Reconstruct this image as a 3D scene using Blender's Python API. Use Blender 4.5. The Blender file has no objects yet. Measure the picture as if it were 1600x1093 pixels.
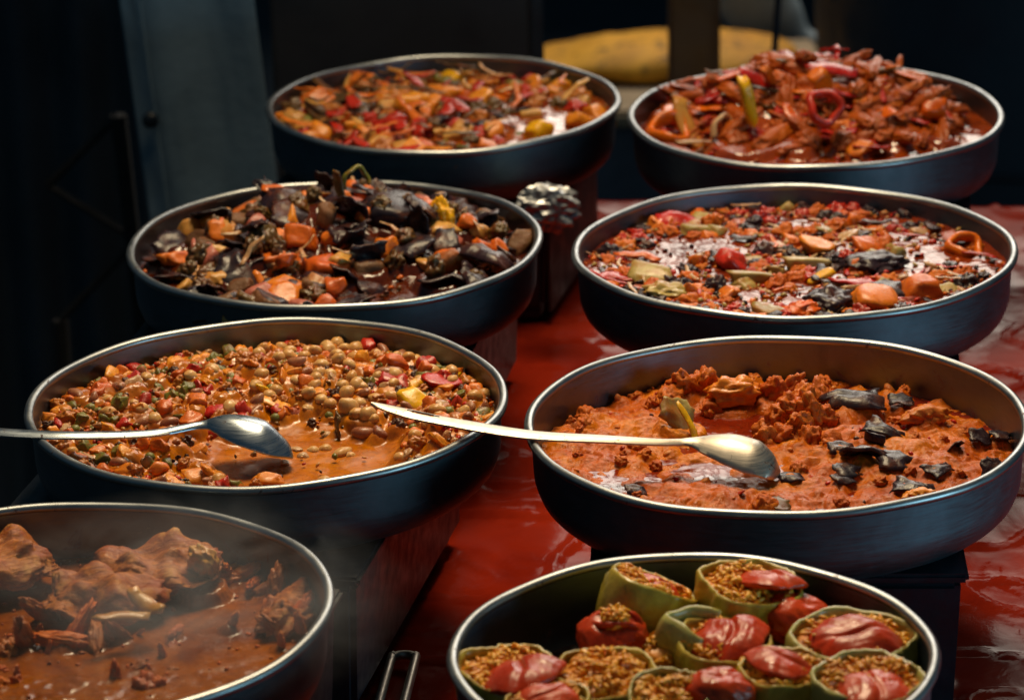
import bpy, bmesh, math, random
import numpy as np
from mathutils import Vector, Matrix, Euler

random.seed(7)
RNG = np.random.default_rng(11)
sc = bpy.context.scene
col = sc.collection

# ------------------------------------------------------------------ camera
RIM = 0.985                      # height of the pan rims above the ground
FPX, PITCH, ROLL, CAMH = 5482.6, math.radians(19.7206), math.radians(-1.4441), 1.1677
CP, SP = math.cos(PITCH), math.sin(PITCH)
_rt = np.array([1.0, 0, 0]); _up = np.array([0, SP, CP]); FW = np.array([0, CP, -SP])
RT = math.cos(ROLL) * _rt + math.sin(ROLL) * _up
UP = math.cos(ROLL) * _up - math.sin(ROLL) * _rt
CAM = np.array([0, 0, RIM + CAMH])
cd = bpy.data.cameras.new('camera'); cam = bpy.data.objects.new('camera', cd); col.objects.link(cam)
cam.matrix_world = Matrix(((RT[0], UP[0], -FW[0], CAM[0]), (RT[1], UP[1], -FW[1], CAM[1]),
                           (RT[2], UP[2], -FW[2], CAM[2]), (0, 0, 0, 1)))
cd.sensor_width = 36; cd.lens = FPX / 1600 * 36; cd.clip_end = 200
cd.dof.use_dof = True; cd.dof.focus_distance = 3.28; cd.dof.aperture_fstop = 7.0
sc.camera = cam

# ------------------------------------------------------------------ light
w = bpy.data.worlds.new('World'); sc.world = w; w.use_nodes = True
bg = w.node_tree.nodes['Background']
bg.inputs[0].default_value = (0.17, 0.40, 0.58, 1); bg.inputs[1].default_value = 0.12

def area(name, loc, target, sx, sy, power, colr, spread=180):
    l = bpy.data.lights.new(name, 'AREA'); l.shape = 'RECTANGLE'; l.size = sx; l.size_y = sy
    l.energy = power; l.color = colr; l.spread = math.radians(spread)
    o = bpy.data.objects.new(name, l); col.objects.link(o); o.location = loc
    d = Vector(target) - Vector(loc); o.rotation_euler = d.to_track_quat('-Z', 'Y').to_euler()
    return o
# the open side of the stall, high behind the table on the right
area('stall_opening_light', (0.82, 7.0, RIM + 1.68), (0.25, 3.3, RIM), 1.75, 2.4, 60, (1.0, 0.90, 0.76))
# daylight falling in from above on the right
area('overhead_light', (0.05, 3.85, RIM + 1.9), (0.02, 3.1, RIM), 0.8, 0.8, 22, (1.0, 0.78, 0.48), 110)
# pale daylight from the customers' side
area('front_side_light', (1.75, 2.2, RIM + 0.15), (0.3, 3.0, RIM), 0.7, 0.5, 10, (0.42, 0.82, 1.0))

vs = sc.view_settings
vs.view_transform = 'Standard'; vs.look = 'None'; vs.gamma = 1; vs.exposure = 0
try: vs.use_curve_mapping = False
except Exception: pass

# ------------------------------------------------------------------ helpers
def at(px, py, z=0.0):
    """world point on the level RIM+z seen at pixel (px,py) of the 1600 px photograph"""
    d = FW + RT * (px - 800) / FPX - UP * (py - 546.5) / FPX
    s = (RIM + z - CAM[2]) / d[2]
    return CAM + s * d

def atY(px, py, Y):
    d = FW + RT * (px - 800) / FPX - UP * (py - 546.5) / FPX
    return CAM + d * (Y / d[1])

_perm = np.random.default_rng(3).permutation(256); _perm = np.concatenate([_perm, _perm, _perm])
_g = np.random.default_rng(4).normal(size=(256, 3)); _g /= np.linalg.norm(_g, axis=1)[:, None]
def perlin(P):
    P = np.asarray(P, float); i = np.floor(P).astype(int); f = P - i; i &= 255
    u = f * f * f * (f * (f * 6 - 15) + 10)
    def g(dx, dy, dz):
        h = _perm[_perm[_perm[i[:, 0] + dx] + i[:, 1] + dy] + i[:, 2] + dz] & 255
        return (_g[h] * (f - [dx, dy, dz])).sum(1)
    l = lambda a, b, t: a + (b - a) * t
    x0 = l(l(g(0,0,0), g(1,0,0), u[:,0]), l(g(0,1,0), g(1,1,0), u[:,0]), u[:,1])
    x1 = l(l(g(0,0,1), g(1,0,1), u[:,0]), l(g(0,1,1), g(1,1,1), u[:,0]), u[:,1])
    return l(x0, x1, u[:,2]) * 1.6
def fbm(P, oct=4, gain=0.5, mode=None):
    s = 0; a = 1; P = np.array(P, float)
    for _ in range(oct):
        n = perlin(P)
        if mode == 'billow': n = np.abs(n) * 2 - 0.5
        if mode == 'ridge': n = 0.6 - np.abs(n) * 2
        s = s + a * n; a *= gain; P = P * 2.03 + 7.1
    return s
def P3(x, y, k, s=0.0):
    x = np.asarray(x, float); y = np.asarray(y, float)
    return np.stack([x.ravel() * k, y.ravel() * k, np.full(x.size, s)], 1)

def mesh(name, V, F, mats, smooth=True, fm=None):
    me = bpy.data.meshes.new(name)
    me.from_pydata([tuple(map(float, v)) for v in V], [], [tuple(int(i) for i in f) for f in F])
    for m in (mats if isinstance(mats, (list, tuple)) else [mats]): me.materials.append(m)
    if smooth: me.polygons.foreach_set('use_smooth', [True] * len(me.polygons))
    if fm is not None: me.polygons.foreach_set('material_index', [int(a) for a in fm])
    me.update(); return me
def link(name, data, parent=None, loc=None, rot=None, scale=None, **props):
    o = bpy.data.objects.new(name, data); col.objects.link(o)
    if parent is not None: o.parent = parent
    if loc is not None: o.location = tuple(float(a) for a in loc)
    if rot is not None: o.rotation_euler = tuple(float(a) for a in rot)
    if scale is not None: o.scale = (scale,) * 3 if np.isscalar(scale) else tuple(float(a) for a in scale)
    for k, v in props.items(): o[k] = v
    return o
def thing(name, label, category, loc=(0, 0, 0), group=None, rz=0):
    o = link(name, None, None, loc, (0, 0, rz)); o['label'] = label; o['category'] = category
    if group: o['group'] = group
    o.empty_display_size = 0.05
    return o
def bm_arrays(bm):
    bm.verts.ensure_lookup_table()
    V = np.array([v.co[:] for v in bm.verts]); F = [[v.index for v in f.verts] for f in bm.faces]
    bm.free(); return V, F
def grid_faces(nu, nv, wrap=False, off=0):
    F = []
    for i in range(nu - 1):
        for j in range(nv if wrap else nv - 1):
            k = (j + 1) % nv
            F.append((off + i * nv + j, off + i * nv + k, off + (i + 1) * nv + k, off + (i + 1) * nv + j))
    return F
def ico(sub):
    bm = bmesh.new(); bmesh.ops.create_icosphere(bm, subdivisions=sub, radius=1); bm.verts.index_update()
    return bm_arrays(bm)
def box_arrays(sx, sy, sz, bev=0.0, seg=2, taper=1.0):
    bm = bmesh.new(); bmesh.ops.create_cube(bm, size=1)
    for v in bm.verts:
        t = taper if v.co.z < 0 else 1.0
        v.co = Vector((v.co.x * sx * t, v.co.y * sy * t, v.co.z * sz))
    if bev: bmesh.ops.bevel(bm, geom=bm.edges[:], offset=bev, segments=seg, affect='EDGES')
    bm.verts.index_update()
    return bm_arrays(bm)
def join(parts):
    V = []; F = []; n = 0
    for v, f in parts:
        V.append(np.asarray(v)); F += [[i + n for i in a] for a in f]; n += len(v)
    return np.concatenate(V), F
def rotm(rx, ry, rz): return np.array(Euler((rx, ry, rz)).to_matrix())
def sweep(C, radii, nseg=10, flat=None, caps=True):
    """tube along points C; radii (n,) or (n,2) for oval section (side, normal)"""
    C = np.asarray(C, float); n = len(C); T = np.gradient(C, axis=0); T /= np.linalg.norm(T, axis=1)[:, None]
    ref = np.array([0, 0, 1.0]); V = []
    radii = np.asarray(radii, float)
    if radii.ndim == 1: radii = np.stack([radii, radii], 1)
    for i in range(n):
        s = np.cross(T[i], ref)
        if np.linalg.norm(s) < 1e-3: s = np.array([1.0, 0, 0])
        s /= np.linalg.norm(s); u = np.cross(s, T[i])
        for k in range(nseg):
            a = 2 * math.pi * k / nseg
            V.append(C[i] + s * math.cos(a) * radii[i, 0] + u * math.sin(a) * radii[i, 1])
    F = grid_faces(n, nseg, True)
    if caps: F += [list(range(nseg))[::-1], list(range((n - 1) * nseg, n * nseg))]
    return np.array(V), F
def curve(pts, n):
    """Catmull-Rom through points"""
    P = np.asarray(pts, float); P = np.vstack([2 * P[0] - P[1], P, 2 * P[-1] - P[-2]]); out = []
    m = len(P) - 3
    for t in np.linspace(0, m - 1e-6, n):
        i = int(t); f = t - i; a, b, c, d = P[i:i + 4]
        out.append(0.5 * (2 * b + (c - a) * f + (2 * a - 5 * b + 4 * c - d) * f * f + (3 * b - a - 3 * c + d) * f ** 3))
    return np.array(out)

# ------------------------------------------------------------------ materials
def lin(h):
    h = h.lstrip('#'); c = [int(h[i:i + 2], 16) / 255 for i in (0, 2, 4)]
    return tuple(((x + 0.055) / 1.055) ** 2.4 if x > 0.04045 else x / 12.92 for x in c) + (1,)
class NT:
    def __init__(s, name):
        s.m = bpy.data.materials.new(name); s.m.use_nodes = True; s.t = s.m.node_tree
        s.b = s.t.nodes['Principled BSDF']; s.out = s.t.nodes['Material Output']
    def n(s, t, **k):
        o = s.t.nodes.new(t)
        for a, b in k.items(): setattr(o, a, b)
        return o
    def l(s, a, b): s.t.links.new(a, b)
    def coord(s, rnd=True):
        tc = s.n('ShaderNodeTexCoord')
        if not rnd: return tc.outputs['Object']
        oi = s.n('ShaderNodeObjectInfo'); mu = s.n('ShaderNodeMath', operation='MULTIPLY'); mu.inputs[1].default_value = 37.0
        s.l(oi.outputs['Random'], mu.inputs[0]); ad = s.n('ShaderNodeVectorMath', operation='ADD')
        s.l(tc.outputs['Object'], ad.inputs[0]); s.l(mu.outputs[0], ad.inputs[1]); s.rand = oi.outputs['Random']
        return ad.outputs[0]
    def noise(s, v, scale, detail=3, rough=0.55, dist=0.0):
        o = s.n('ShaderNodeTexNoise'); o.inputs['Scale'].default_value = scale; o.inputs['Detail'].default_value = detail
        o.inputs['Roughness'].default_value = rough; o.inputs['Distortion'].default_value = dist; s.l(v, o.inputs['Vector'])
        return o.outputs[0]
    def ramp(s, v, stops, interp='LINEAR'):
        r = s.n('ShaderNodeValToRGB'); r.color_ramp.interpolation = interp; e = r.color_ramp.elements
        while len(e) < len(stops): e.new(0.5)
        for q, (p, c) in zip(e, stops):
            q.position = p; q.color = c if not np.isscalar(c) else (c, c, c, 1)
        s.l(v, r.inputs[0]); return r.outputs[0]
    def mix(s, f, a, b, mode='MIX'):
        o = s.n('ShaderNodeMix', data_type='RGBA', blend_type=mode)
        for sock, v in ((o.inputs[0], f), (o.inputs[6], a), (o.inputs[7], b)):
            if hasattr(v, 'is_output'): s.l(v, sock)
            else: sock.default_value = v
        return o.outputs[2]
    def bump(s, h, strength, dist, prev=None):
        o = s.n('ShaderNodeBump'); o.inputs['Strength'].default_value = strength; o.inputs['Distance'].default_value = dist
        s.l(h, o.inputs['Height'])
        if prev is not None: s.l(prev, o.inputs['Normal'])
        return o.outputs[0]
    def set(s, **k):
        for a, v in k.items():
            i = s.b.inputs[a.replace('_', ' ')]
            if hasattr(v, 'is_output'): s.l(v, i)
            else: i.default_value = v
        return s
def food(name, c1, c2, stain='#9a4210', amt=0.45, rough=0.36, scale=3.0, coat=0.25, bump=0.35, sss=0.15, spec=0.35):
    """cooked vegetable or meat: two own colours by piece, cooked-on sauce in uneven patches, a wet film"""
    s = NT(name); v = s.coord()
    base = s.mix(s.rand, lin(c1), lin(c2))
    n1 = s.noise(v, scale, 4, 0.6, 0.4)
    base = s.mix(s.ramp(n1, [(0.35, 0.0), (0.75, 1.0)]), base, s.mix(0.30, base, (0.03, 0.010, 0.004, 1)))
    n2 = s.noise(v, scale * 0.55, 5, 0.65, 0.8)
    amt += 0.16
    st = s.ramp(n2, [(0.70 - amt * 0.42, 0.12), (0.84 - amt * 0.3, 0.88)])
    base = s.mix(st, base, lin(stain))
    rg = s.ramp(s.noise(v, scale * 2.2, 3), [(0.3, max(0.08, rough - 0.14)), (0.7, rough + 0.16)])
    s.set(Base_Color=base, Roughness=rg, Coat_Weight=coat * 0.6, Coat_Roughness=0.12, Specular_IOR_Level=spec,
          Subsurface_Weight=sss, Subsurface_Radius=(0.008, 0.003, 0.0015), Subsurface_Scale=0.6)
    if bump:
        s.l(s.bump(s.noise(v, scale * 3.0, 4, 0.65), bump, 0.0018), s.b.inputs['Normal'])
    return s.m
def sauce(name, c1, c2, c3, rlo=0.06, rhi=0.4, scale=60, grain=0.5, coat=0.0, gs=420, spec=0.5):
    s = NT(name); v = s.coord(False)
    a = s.mix(s.ramp(s.noise(v, scale, 5, 0.62, 0.5), [(0.32, 0.0), (0.68, 1.0)]), lin(c1), lin(c2))
    a = s.mix(s.ramp(s.noise(v, scale * 0.3, 4, 0.6, 1.2), [(0.46, 0.0), (0.66, 1.0)]), a, lin(c3))
    a = s.mix(s.ramp(s.noise(v, scale * 6, 3, 0.7), [(0.45, 0.0), (0.8, 0.75)]), a, s.mix(0.6, a, (0.012, 0.004, 0.002, 1)))
    rg = s.ramp(s.noise(v, scale * 1.3, 4, 0.6, 0.6), [(0.36, rlo), (0.62, rhi)])
    s.set(Base_Color=a, Roughness=rg, Specular_IOR_Level=spec, Coat_Weight=coat, Coat_Roughness=0.05, Subsurface_Weight=0.06,
          Subsurface_Radius=(0.006, 0.002, 0.001), Subsurface_Scale=0.5)
    b = s.bump(s.noise(v, gs, 4, 0.7), grain, 0.0012)
    b = s.bump(s.noise(v, gs * 0.22, 3, 0.6, 0.6), grain * 0.5, 0.003, b)
    s.l(b, s.b.inputs['Normal'])
    return s.m
def simple(name, c, rough=0.5, metal=0.0, var=0.25, scale=20, bump=0.0, bdist=0.002, coat=0.0, spec=0.5):
    s = NT(name); v = s.coord()
    c = lin(c) if isinstance(c, str) else c
    d = tuple(x * (1 - var) for x in c[:3]) + (1,)
    n = s.noise(v, scale, 5, 0.6, 0.3)
    s.set(Base_Color=s.mix(s.ramp(n, [(0.3, 0.0), (0.7, 1.0)]), c, d), Metallic=metal, Coat_Weight=coat, Specular_IOR_Level=spec,
          Roughness=s.ramp(s.noise(v, scale * 2.7, 4), [(0.3, max(0.03, rough * 0.75)), (0.7, min(1, rough * 1.3))]))
    if bump: s.l(s.bump(s.noise(v, scale * 6, 4), bump, bdist), s.b.inputs['Normal'])
    return s.m

def steel(name, colr, rough, splash=None, specks=False, aniso=0.0):
    s = NT(name); v = s.coord()
    mp = s.n('ShaderNodeMapping'); mp.inputs['Scale'].default_value = (6, 6, 160); s.l(v, mp.inputs[0])
    br = s.noise(mp.outputs[0], 6, 4, 0.6)
    sm = s.noise(v, 14, 5, 0.65, 0.8)
    base = s.mix(s.ramp(sm, [(0.3, 0.0), (0.75, 1.0)]), colr, tuple(x * 0.62 for x in colr[:3]) + (1,))
    metal = 1.0
    rg = s.ramp(br, [(0.25, rough * 0.75), (0.75, rough * 1.35)])
    if splash:
        tc = s.n('ShaderNodeTexCoord'); sp = s.n('ShaderNodeSeparateXYZ'); s.l(tc.outputs['Object'], sp.inputs[0])
        hz = s.n('ShaderNodeMapRange'); hz.inputs[1].default_value = -0.052; hz.inputs[2].default_value = -0.002
        hz.inputs[3].default_value = splash[1]; hz.inputs[4].default_value = splash[2]; s.l(sp.outputs[2], hz.inputs[0])
        nn = s.noise(v, 42, 6, 0.72, 1.0); ad = s.n('ShaderNodeMath', operation='ADD'); s.l(nn, ad.inputs[0]); s.l(hz.outputs[0], ad.inputs[1])
        f = s.ramp(ad.outputs[0], [(0.56, 0.0), (0.66, 1.0)])
        base = s.mix(f, base, lin(splash[0]))
        inv = s.n('ShaderNodeMath', operation='SUBTRACT'); inv.inputs[0].default_value = 1.0; s.l(f, inv.inputs[1]); metal = inv.outputs[0]
        rg = s.mix(f, rg, (0.45, 0.45, 0.45, 1))
    if specks:
        f = s.ramp(s.noise(v, 55, 4, 0.75, 0.8), [(0.635, 0.0), (0.68, 1.0)])
        base = s.mix(f, base, lin('#3a1508'))
        inv = s.n('ShaderNodeMath', operation='SUBTRACT'); inv.inputs[0].default_value = 1.0; s.l(f, inv.inputs[1]); metal = inv.outputs[0]
    s.set(Base_Color=base, Metallic=metal, Roughness=rg)
    s.l(s.bump(br, 0.05, 0.0008), s.b.inputs['Normal'])
    return s.m

M = {}
M['steel_out'] = steel('pan_steel_outside', (0.13, 0.19, 0.23, 1), 0.46)
M['steel_in'] = steel('pan_steel_inside', (0.17, 0.21, 0.27, 1), 0.34, splash=('#5a2409', 0.07, -0.09))
M['steel_in_clean'] = steel('pan_steel_inside_clean', (0.12, 0.16, 0.22, 1), 0.42, splash=('#3a1607', 0.0, -0.3))
M['steel_rim'] = steel('pan_steel_rim', (0.36, 0.38, 0.39, 1), 0.36, specks=True)
M['spoon'] = steel('spoon_steel', (0.56, 0.50, 0.42, 1), 0.42, specks=True)
M['spoon_shaded'] = steel('shaded_spoon_steel', (0.40, 0.46, 0.52, 1), 0.28, specks=True)  # same steel, with shade and dark blue reflections put into its colour
M['black'] = simple('black_enamel', '#141c26', 0.42, 0, 0.4, 18, 0.15)
M['brown_panel'] = simple('rusty_brown_sheet', '#3a1512', 0.55, 0, 0.5, 14, 0.2)
M['foil'] = simple('aluminium_foil', (0.48, 0.49, 0.50, 1), 0.46, 1.0, 0.2, 40, 0.2, 0.001)

# ------------------------------------------------------------------ setting: ground, table, cloth
s = NT('asphalt'); v = s.coord(False)
a = s.mix(s.ramp(s.noise(v, 1.3, 5, 0.6), [(0.3, 0.0), (0.7, 1.0)]), (0.022, 0.032, 0.042, 1), (0.010, 0.015, 0.021, 1))
s.set(Base_Color=a, Roughness=0.75)
s.l(s.bump(s.noise(v, 90, 4, 0.7), 0.5, 0.006), s.b.inputs['Normal'])
g = mesh('ground', [(-60, -20, 0), (60, -20, 0), (60, 100, 0), (-60, 100, 0)], [(0, 1, 2, 3)], s.m, False)
link('ground', g, kind='structure')

TZ = RIM - 0.237                  # table cloth level
TA = math.radians(-8)             # the table runs away slightly to the right
TC = np.array([0.18, 3.35])
tc_, ts_ = math.cos(TA), math.sin(TA)
def tab(u, v_): return np.array([TC[0] + u * tc_ - v_ * ts_, TC[1] + u * ts_ + v_ * tc_])
s = NT('red_oilcloth'); v = s.coord(False)
a = s.mix(s.ramp(s.noise(v, 5, 5, 0.6, 0.6), [(0.3, 0.0), (0.72, 1.0)]), lin('#8e2611'), lin('#62140a'))
a = s.mix(s.ramp(s.noise(v, 34, 5, 0.7, 1.5), [(0.66, 0.0), (0.74, 0.55)]), a, lin('#4a0f10'))
s.set(Base_Color=a, Roughness=s.ramp(s.noise(v, 11, 4, 0.6, 1.0), [(0.3, 0.07), (0.7, 0.18)]), Specular_IOR_Level=s.ramp(s.noise(v, 7, 4, 0.6, 1.2), [(0.45, 0.004), (0.72, 0.045)]))
s.l(s.bump(s.noise(v, 26, 4, 0.6, 0.8), 0.05, 0.01), s.b.inputs['Normal']); M['cloth'] = s.m
nu, nv = 190, 330
UU, VV = np.meshgrid(np.linspace(-0.34, 0.80, nu), np.linspace(-1.2, 1.18, nv), indexing='ij')
hh = 0.0022 * fbm(P3(UU, VV * 0.45, 6, 1.0), 3).reshape(UU.shape)
cr = np.abs(perlin(P3(UU * 1.0 + 0.6 * VV, VV * 1.1 - 0.4 * UU, 7, 9.0))).reshape(UU.shape)
hh += 0.006 * np.clip(1 - cr / 0.06, 0, 1)
hh += 0.0022 * np.clip(1 - np.abs(perlin(P3(UU * 0.7 - 0.5 * VV, VV + UU, 11, 4.4)).reshape(UU.shape)) / 0.05, 0, 1)
drop = np.maximum(0, VV - 1.14) / 0.04
X = TC[0] + UU * tc_ - np.minimum(VV, 1.15) * ts_; Y = TC[1] + UU * ts_ + np.minimum(VV, 1.15) * tc_
Z = TZ + np.maximum(hh, -0.001) - 0.32 * drop ** 1.5
V = np.stack([X.ravel(), Y.ravel(), Z.ravel()], 1)
tb = thing('market_table', 'long stall table under the red cloth carrying all the pans', 'table', (TC[0], TC[1], 0), rz=TA)
V0, F0 = box_arrays(1.12, 2.32, 0.03, 0.006); V0[:, 0] += 0.23; V0[:, 2] += TZ - 0.022; link('table_top', mesh('table_top', V0, F0, simple('table_wood', '#4a3222', 0.6), False), tb)
for sx in (-0.28, 0.72):
    for sy in (-1.08, 1.08):
        V0, F0 = box_arrays(0.05, 0.05, TZ - 0.04, 0.004); V0 += [sx, sy, (TZ - 0.04) / 2]
        link('leg', mesh('table_leg', V0, F0, M['black'], False), tb)
o = link('tablecloth', mesh('tablecloth', V, grid_faces(nu, nv), M['cloth']))
o['label'] = 'glossy creased red plastic cloth spread under the stands of the pans'; o['category'] = 'tablecloth'

# ------------------------------------------------------------------ pans
PAN = {  # centre x, y, radius (rims are level at RIM)
 'A': (-0.0768, 4.1589, 0.2142), 'B': (0.3720, 4.0649, 0.2220), 'C': (-0.1887, 3.6133, 0.2202), 'D': (0.3026, 3.5498, 0.2320),
 'E': (-0.2346, 3.1304, 0.2257), 'F': (0.2440, 3.0401, 0.2300), 'G': (-0.3794, 2.6538, 0.2228), 'H': (0.1372, 2.5344, 0.1904)}
DEP, COR, TH = 0.074, 0.032, 0.0018
def wall(z, R):
    """inner radius of the pan wall at local height z"""
    if z > -DEP + COR: return R - 0.0035 + 0.04 * z
    q = min(1.0, (-DEP + COR - z) / COR)
    return R - 0.0035 + 0.04 * (-DEP + COR) - COR * (1 - math.sqrt(max(0, 1 - q * q)))
PL = {'A': 'round steel pan at the back left, full of orange vegetable stew',
      'B': 'round steel pan at the back right, heaped with braised meat and peppers',
      'C': 'round steel pan holding the dark aubergine and carrot stew',
      'D': 'round steel pan full to the rim with soupy mixed vegetables',
      'E': 'round steel pan of chickpea stew with a dark spoon in it',
      'F': 'large steel pan of thick red bean mash with a bright spoon',
      'G': 'steaming steel pan at the lower left, cut off by the frame',
      'H': 'smaller steel pan at the bottom holding stuffed peppers and tomatoes'}
NS = 200
def make_pan(k):
    cx, cy, R = PAN[k]
    root = thing('round_pan', PL[k], 'pan', (cx, cy, RIM), 'pans of cooked food')
    a = np.arange(NS) * 2 * math.pi / NS
    sd = ord(k) * 1.7
    wob = 1 + 0.0022 * np.sin(2 * a + sd) + 0.0012 * np.sin(5 * a + 2 * sd) + 0.0006 * np.sin(11 * a + sd)
    dents = 0.0012 * np.sin(3 * a + sd) + 0.0006 * np.sin(9 * a + 3 * sd)
    prof = [(0.0, -DEP), (0.05, -DEP), (0.12, -DEP + 0.0002)]
    for q in np.linspace(0, 1, 9):
        t = q * math.pi / 2
        zz = -DEP + COR * (1 - math.cos(t)); prof.append((wall(min(zz, -DEP + COR), R), zz))
    for zz in np.linspace(-DEP + COR, -0.001, 9)[1:]: prof.append((wall(zz, R), zz))
    prof = [(max(p[0], 0.0), p[1]) for p in prof]
    nin = len(prof)
    outp = [(p[0] + TH, p[1] - (TH if p[1] < -DEP + COR * 0.6 else 0)) for p in prof][::-1]
    for nm, pr, mt, flip in (('inside', prof, M['steel_in_clean'] if k in 'HDA' else M['steel_in'], False), ('outside', outp, M['steel_out'], False)):
        V = []
        for r, z in pr:
            wz = wob if r > 0.14 else 1.0
            V.append(np.stack([r * np.cos(a) * wz, r * np.sin(a) * wz, z + dents * (1 + z / DEP)], 1))
        link(nm + '_wall', mesh('pan_' + nm, np.concatenate(V), grid_faces(len(pr), NS, True), mt), root)
    # rolled rim
    V = []; n2 = 12
    rr = 0.0046
    for i in range(n2):
        b = 2 * math.pi * i / n2
        r = (R + rr * math.cos(b)) * wob
        V.append(np.stack([r * np.cos(a), r * np.sin(a), 0.0005 + rr * 0.95 * math.sin(b) + dents], 1))
    F = grid_faces(n2, NS, True); F += [((n2 - 1) * NS + j, (n2 - 1) * NS + (j + 1) % NS, (j + 1) % NS, j) for j in range(NS)]
    link('rim', mesh('pan_rim', np.concatenate(V), F, M['steel_rim']), root)
    if k == 'D': root.rotation_euler = (math.radians(-0.7), 0, 0)
    return root
pans = {k: make_pan(k) for k in PAN}

# ------------------------------------------------------------------ stands under the pans
def make_stand(k, wx, wy, dx=0.0, dy=0.0, rz=TA, side=None, label=''):
    cx, cy, R = PAN[k]; h = (RIM - DEP - 0.004) - (TZ + 0.010)
    root = thing('stove_stand', label, 'stand', (cx + dx, cy + dy, TZ + 0.010), 'black stands under the pans', rz)
    V, F = box_arrays(wx, wy, h - 0.022, 0.006, 2, 0.97); V[:, 2] += (h - 0.022) / 2 + 0.012
    link('body', mesh('stand_body', V, F, M['black'], False), root)
    V, F = box_arrays(wx + 0.012, wy + 0.012, 0.009, 0.003); V[:, 2] += h - 0.0045
    link('top_plate', mesh('stand_top', V, F, M['black'], False), root)
    for sx in (-1, 1):
        for sy in (-1, 1):
            V, F = box_arrays(0.03, 0.03, 0.014, 0.003); V += [sx * wx * 0.42, sy * wy * 0.42, 0.005]
            link('foot', mesh('stand_foot', V, F, M['black'], False), root)
    for i in range(5):
        V, F = box_arrays(wx * 0.10, 0.004, 0.006, 0.001); V += [(-2 + i) * wx * 0.17, -wy * 0.495, h * 0.55]
        link('vent_slat', mesh('stand_slat', V, F, M['black'], False), root)
    if side:
        V, F = box_arrays(0.004, wy * 0.96, h * 0.9, 0.001); V += [wx * 0.5 + 0.001, 0, h * 0.5]
        link('side_sheet', mesh('stand_side', V, F, M['brown_panel'], False), root, label='rusty brown side sheet')
    return root
make_stand('A', 0.34, 0.28, -0.010, 0.012, math.radians(-14), True, 'black stand with a rusty brown side under the orange vegetable stew')
make_stand('C', 0.36, 0.44, -0.015, 0.02, math.radians(-10), None, 'black stand under the aubergine and carrot stew pan')
make_stand('E', 0.36, 0.46, -0.04, 0.02, math.radians(-12), None, 'black stand under the chickpea stew pan')
make_stand('G', 0.40, 0.50, -0.03, 0.0, math.radians(-12), None, 'black stand under the steaming pan at lower left')
make_stand('B', 0.32, 0.34, 0.02, 0.02, math.radians(-6), None, 'black stand under the heaped meat and pepper pan')
make_stand('D', 0.30, 0.32, 0.02, 0.02, math.radians(-6), None, 'black stand under the soupy mixed vegetable pan')
make_stand('F', 0.325, 0.34, -0.003, 0.0, math.radians(-3), None, 'black stand under the red bean mash pan')
make_stand('H', 0.26, 0.28, 0.0, 0.0, math.radians(-6), None, 'black stand under the pan of stuffed peppers')

# ------------------------------------------------------------------ piece shapes (unit size, about 1 across)
def shp_chunk(seed, sx=1, sy=1, sz=1, rnd=0.22, amp=0.10):
    bm = bmesh.new(); bmesh.ops.create_cube(bm, size=1)
    bmesh.ops.subdivide_edges(bm, edges=bm.edges[:], cuts=4, use_grid_fill=True); bm.verts.index_update()
    V, F = bm_arrays(bm); r = random.Random(seed)
    L = np.linalg.norm(V, axis=1)[:, None]; k = np.clip((L - 0.5) / 0.366, 0, 1)
    V = V * (1 - rnd * k * k * 1.1)
    sh = np.array([[1, r.uniform(-.25, .25), r.uniform(-.2, .2)], [r.uniform(-.2, .2), 1, r.uniform(-.25, .25)], [r.uniform(-.2, .2), r.uniform(-.2, .2), 1]])
    V = V @ sh.T; tp = 1 + V[:, 2:3] * r.uniform(-.4, .4); V[:, :2] *= tp
    V = V + np.stack([perlin(V * 1.5 + seed * 1.3 + 5 * i) for i in range(3)], 1) * amp * 1.5 + np.stack([perlin(V * 4.5 + seed + 5 * i) for i in range(3)], 1) * amp * 0.5
    return V * np.array([sx, sy, sz]), F
def shp_blob(seed, sub=2, amp=0.25, freq=1.6, sc3=(1, 1, 1), oct=3, mode=None):
    V, F = ico(sub); d = 1 + amp * fbm(V * freq + seed * 3.7, oct, 0.55, mode)
    return V * 0.5 * d[:, None] * np.array(sc3), F
def shp_strip(seed, L=1.0, wd=0.15, th=0.05, bend=0.5, twist=0.4, n=9):
    r = random.Random(seed); t = np.linspace(-0.5, 0.5, n)
    b = bend * r.uniform(0.5, 1.3) * r.choice((-1, 1)); c = r.uniform(-0.5, 0.5) * bend
    C = np.stack([t * L, b * (t * t - 0.08) * L + c * t ** 3 * L * 2, r.uniform(-0.5, 0.7) * bend * (t * t - 0.1) * L], 1)
    rad = np.stack([wd * 0.5 * (0.55 + 0.45 * np.cos(t * 2.6)), th * 0.5 * (0.6 + 0.4 * np.cos(t * 2.6))], 1)
    V, F = sweep(C, rad, 8)
    V = V + np.stack([perlin(V * 3.5 + seed + 9 * i) for i in range(3)], 1) * 0.05 * L
    return V, F
def shp_ring(seed, tub=0.22, hgt=0.30, arc=2 * math.pi, n=26, m=8):
    r = random.Random(seed); ph = r.uniform(0, 6.28); V = []
    closed = arc > 6.2
    for i in range(n):
        a = arc * i / (n if closed else n - 1)
        R0 = 0.40 * (1 + 0.07 * math.sin(3 * a + ph) + 0.06 * math.sin(5 * a + 2 * ph))
        zz = 0.06 * math.sin(2 * a + ph)
        for j in range(m):
            b = 2 * math.pi * j / m
            rr = R0 + 0.5 * tub * math.cos(b)
            V.append((rr * math.cos(a), rr * math.sin(a), zz + 0.5 * hgt * math.sin(b)))
    F = grid_faces(n, m, True)
    if closed: F += [((n - 1) * m + j, (n - 1) * m + (j + 1) % m, (j + 1) % m, j) for j in range(m)]
    else: F += [list(range(m))[::-1], list(range((n - 1) * m, n * m))]
    return np.array(V), F
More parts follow.
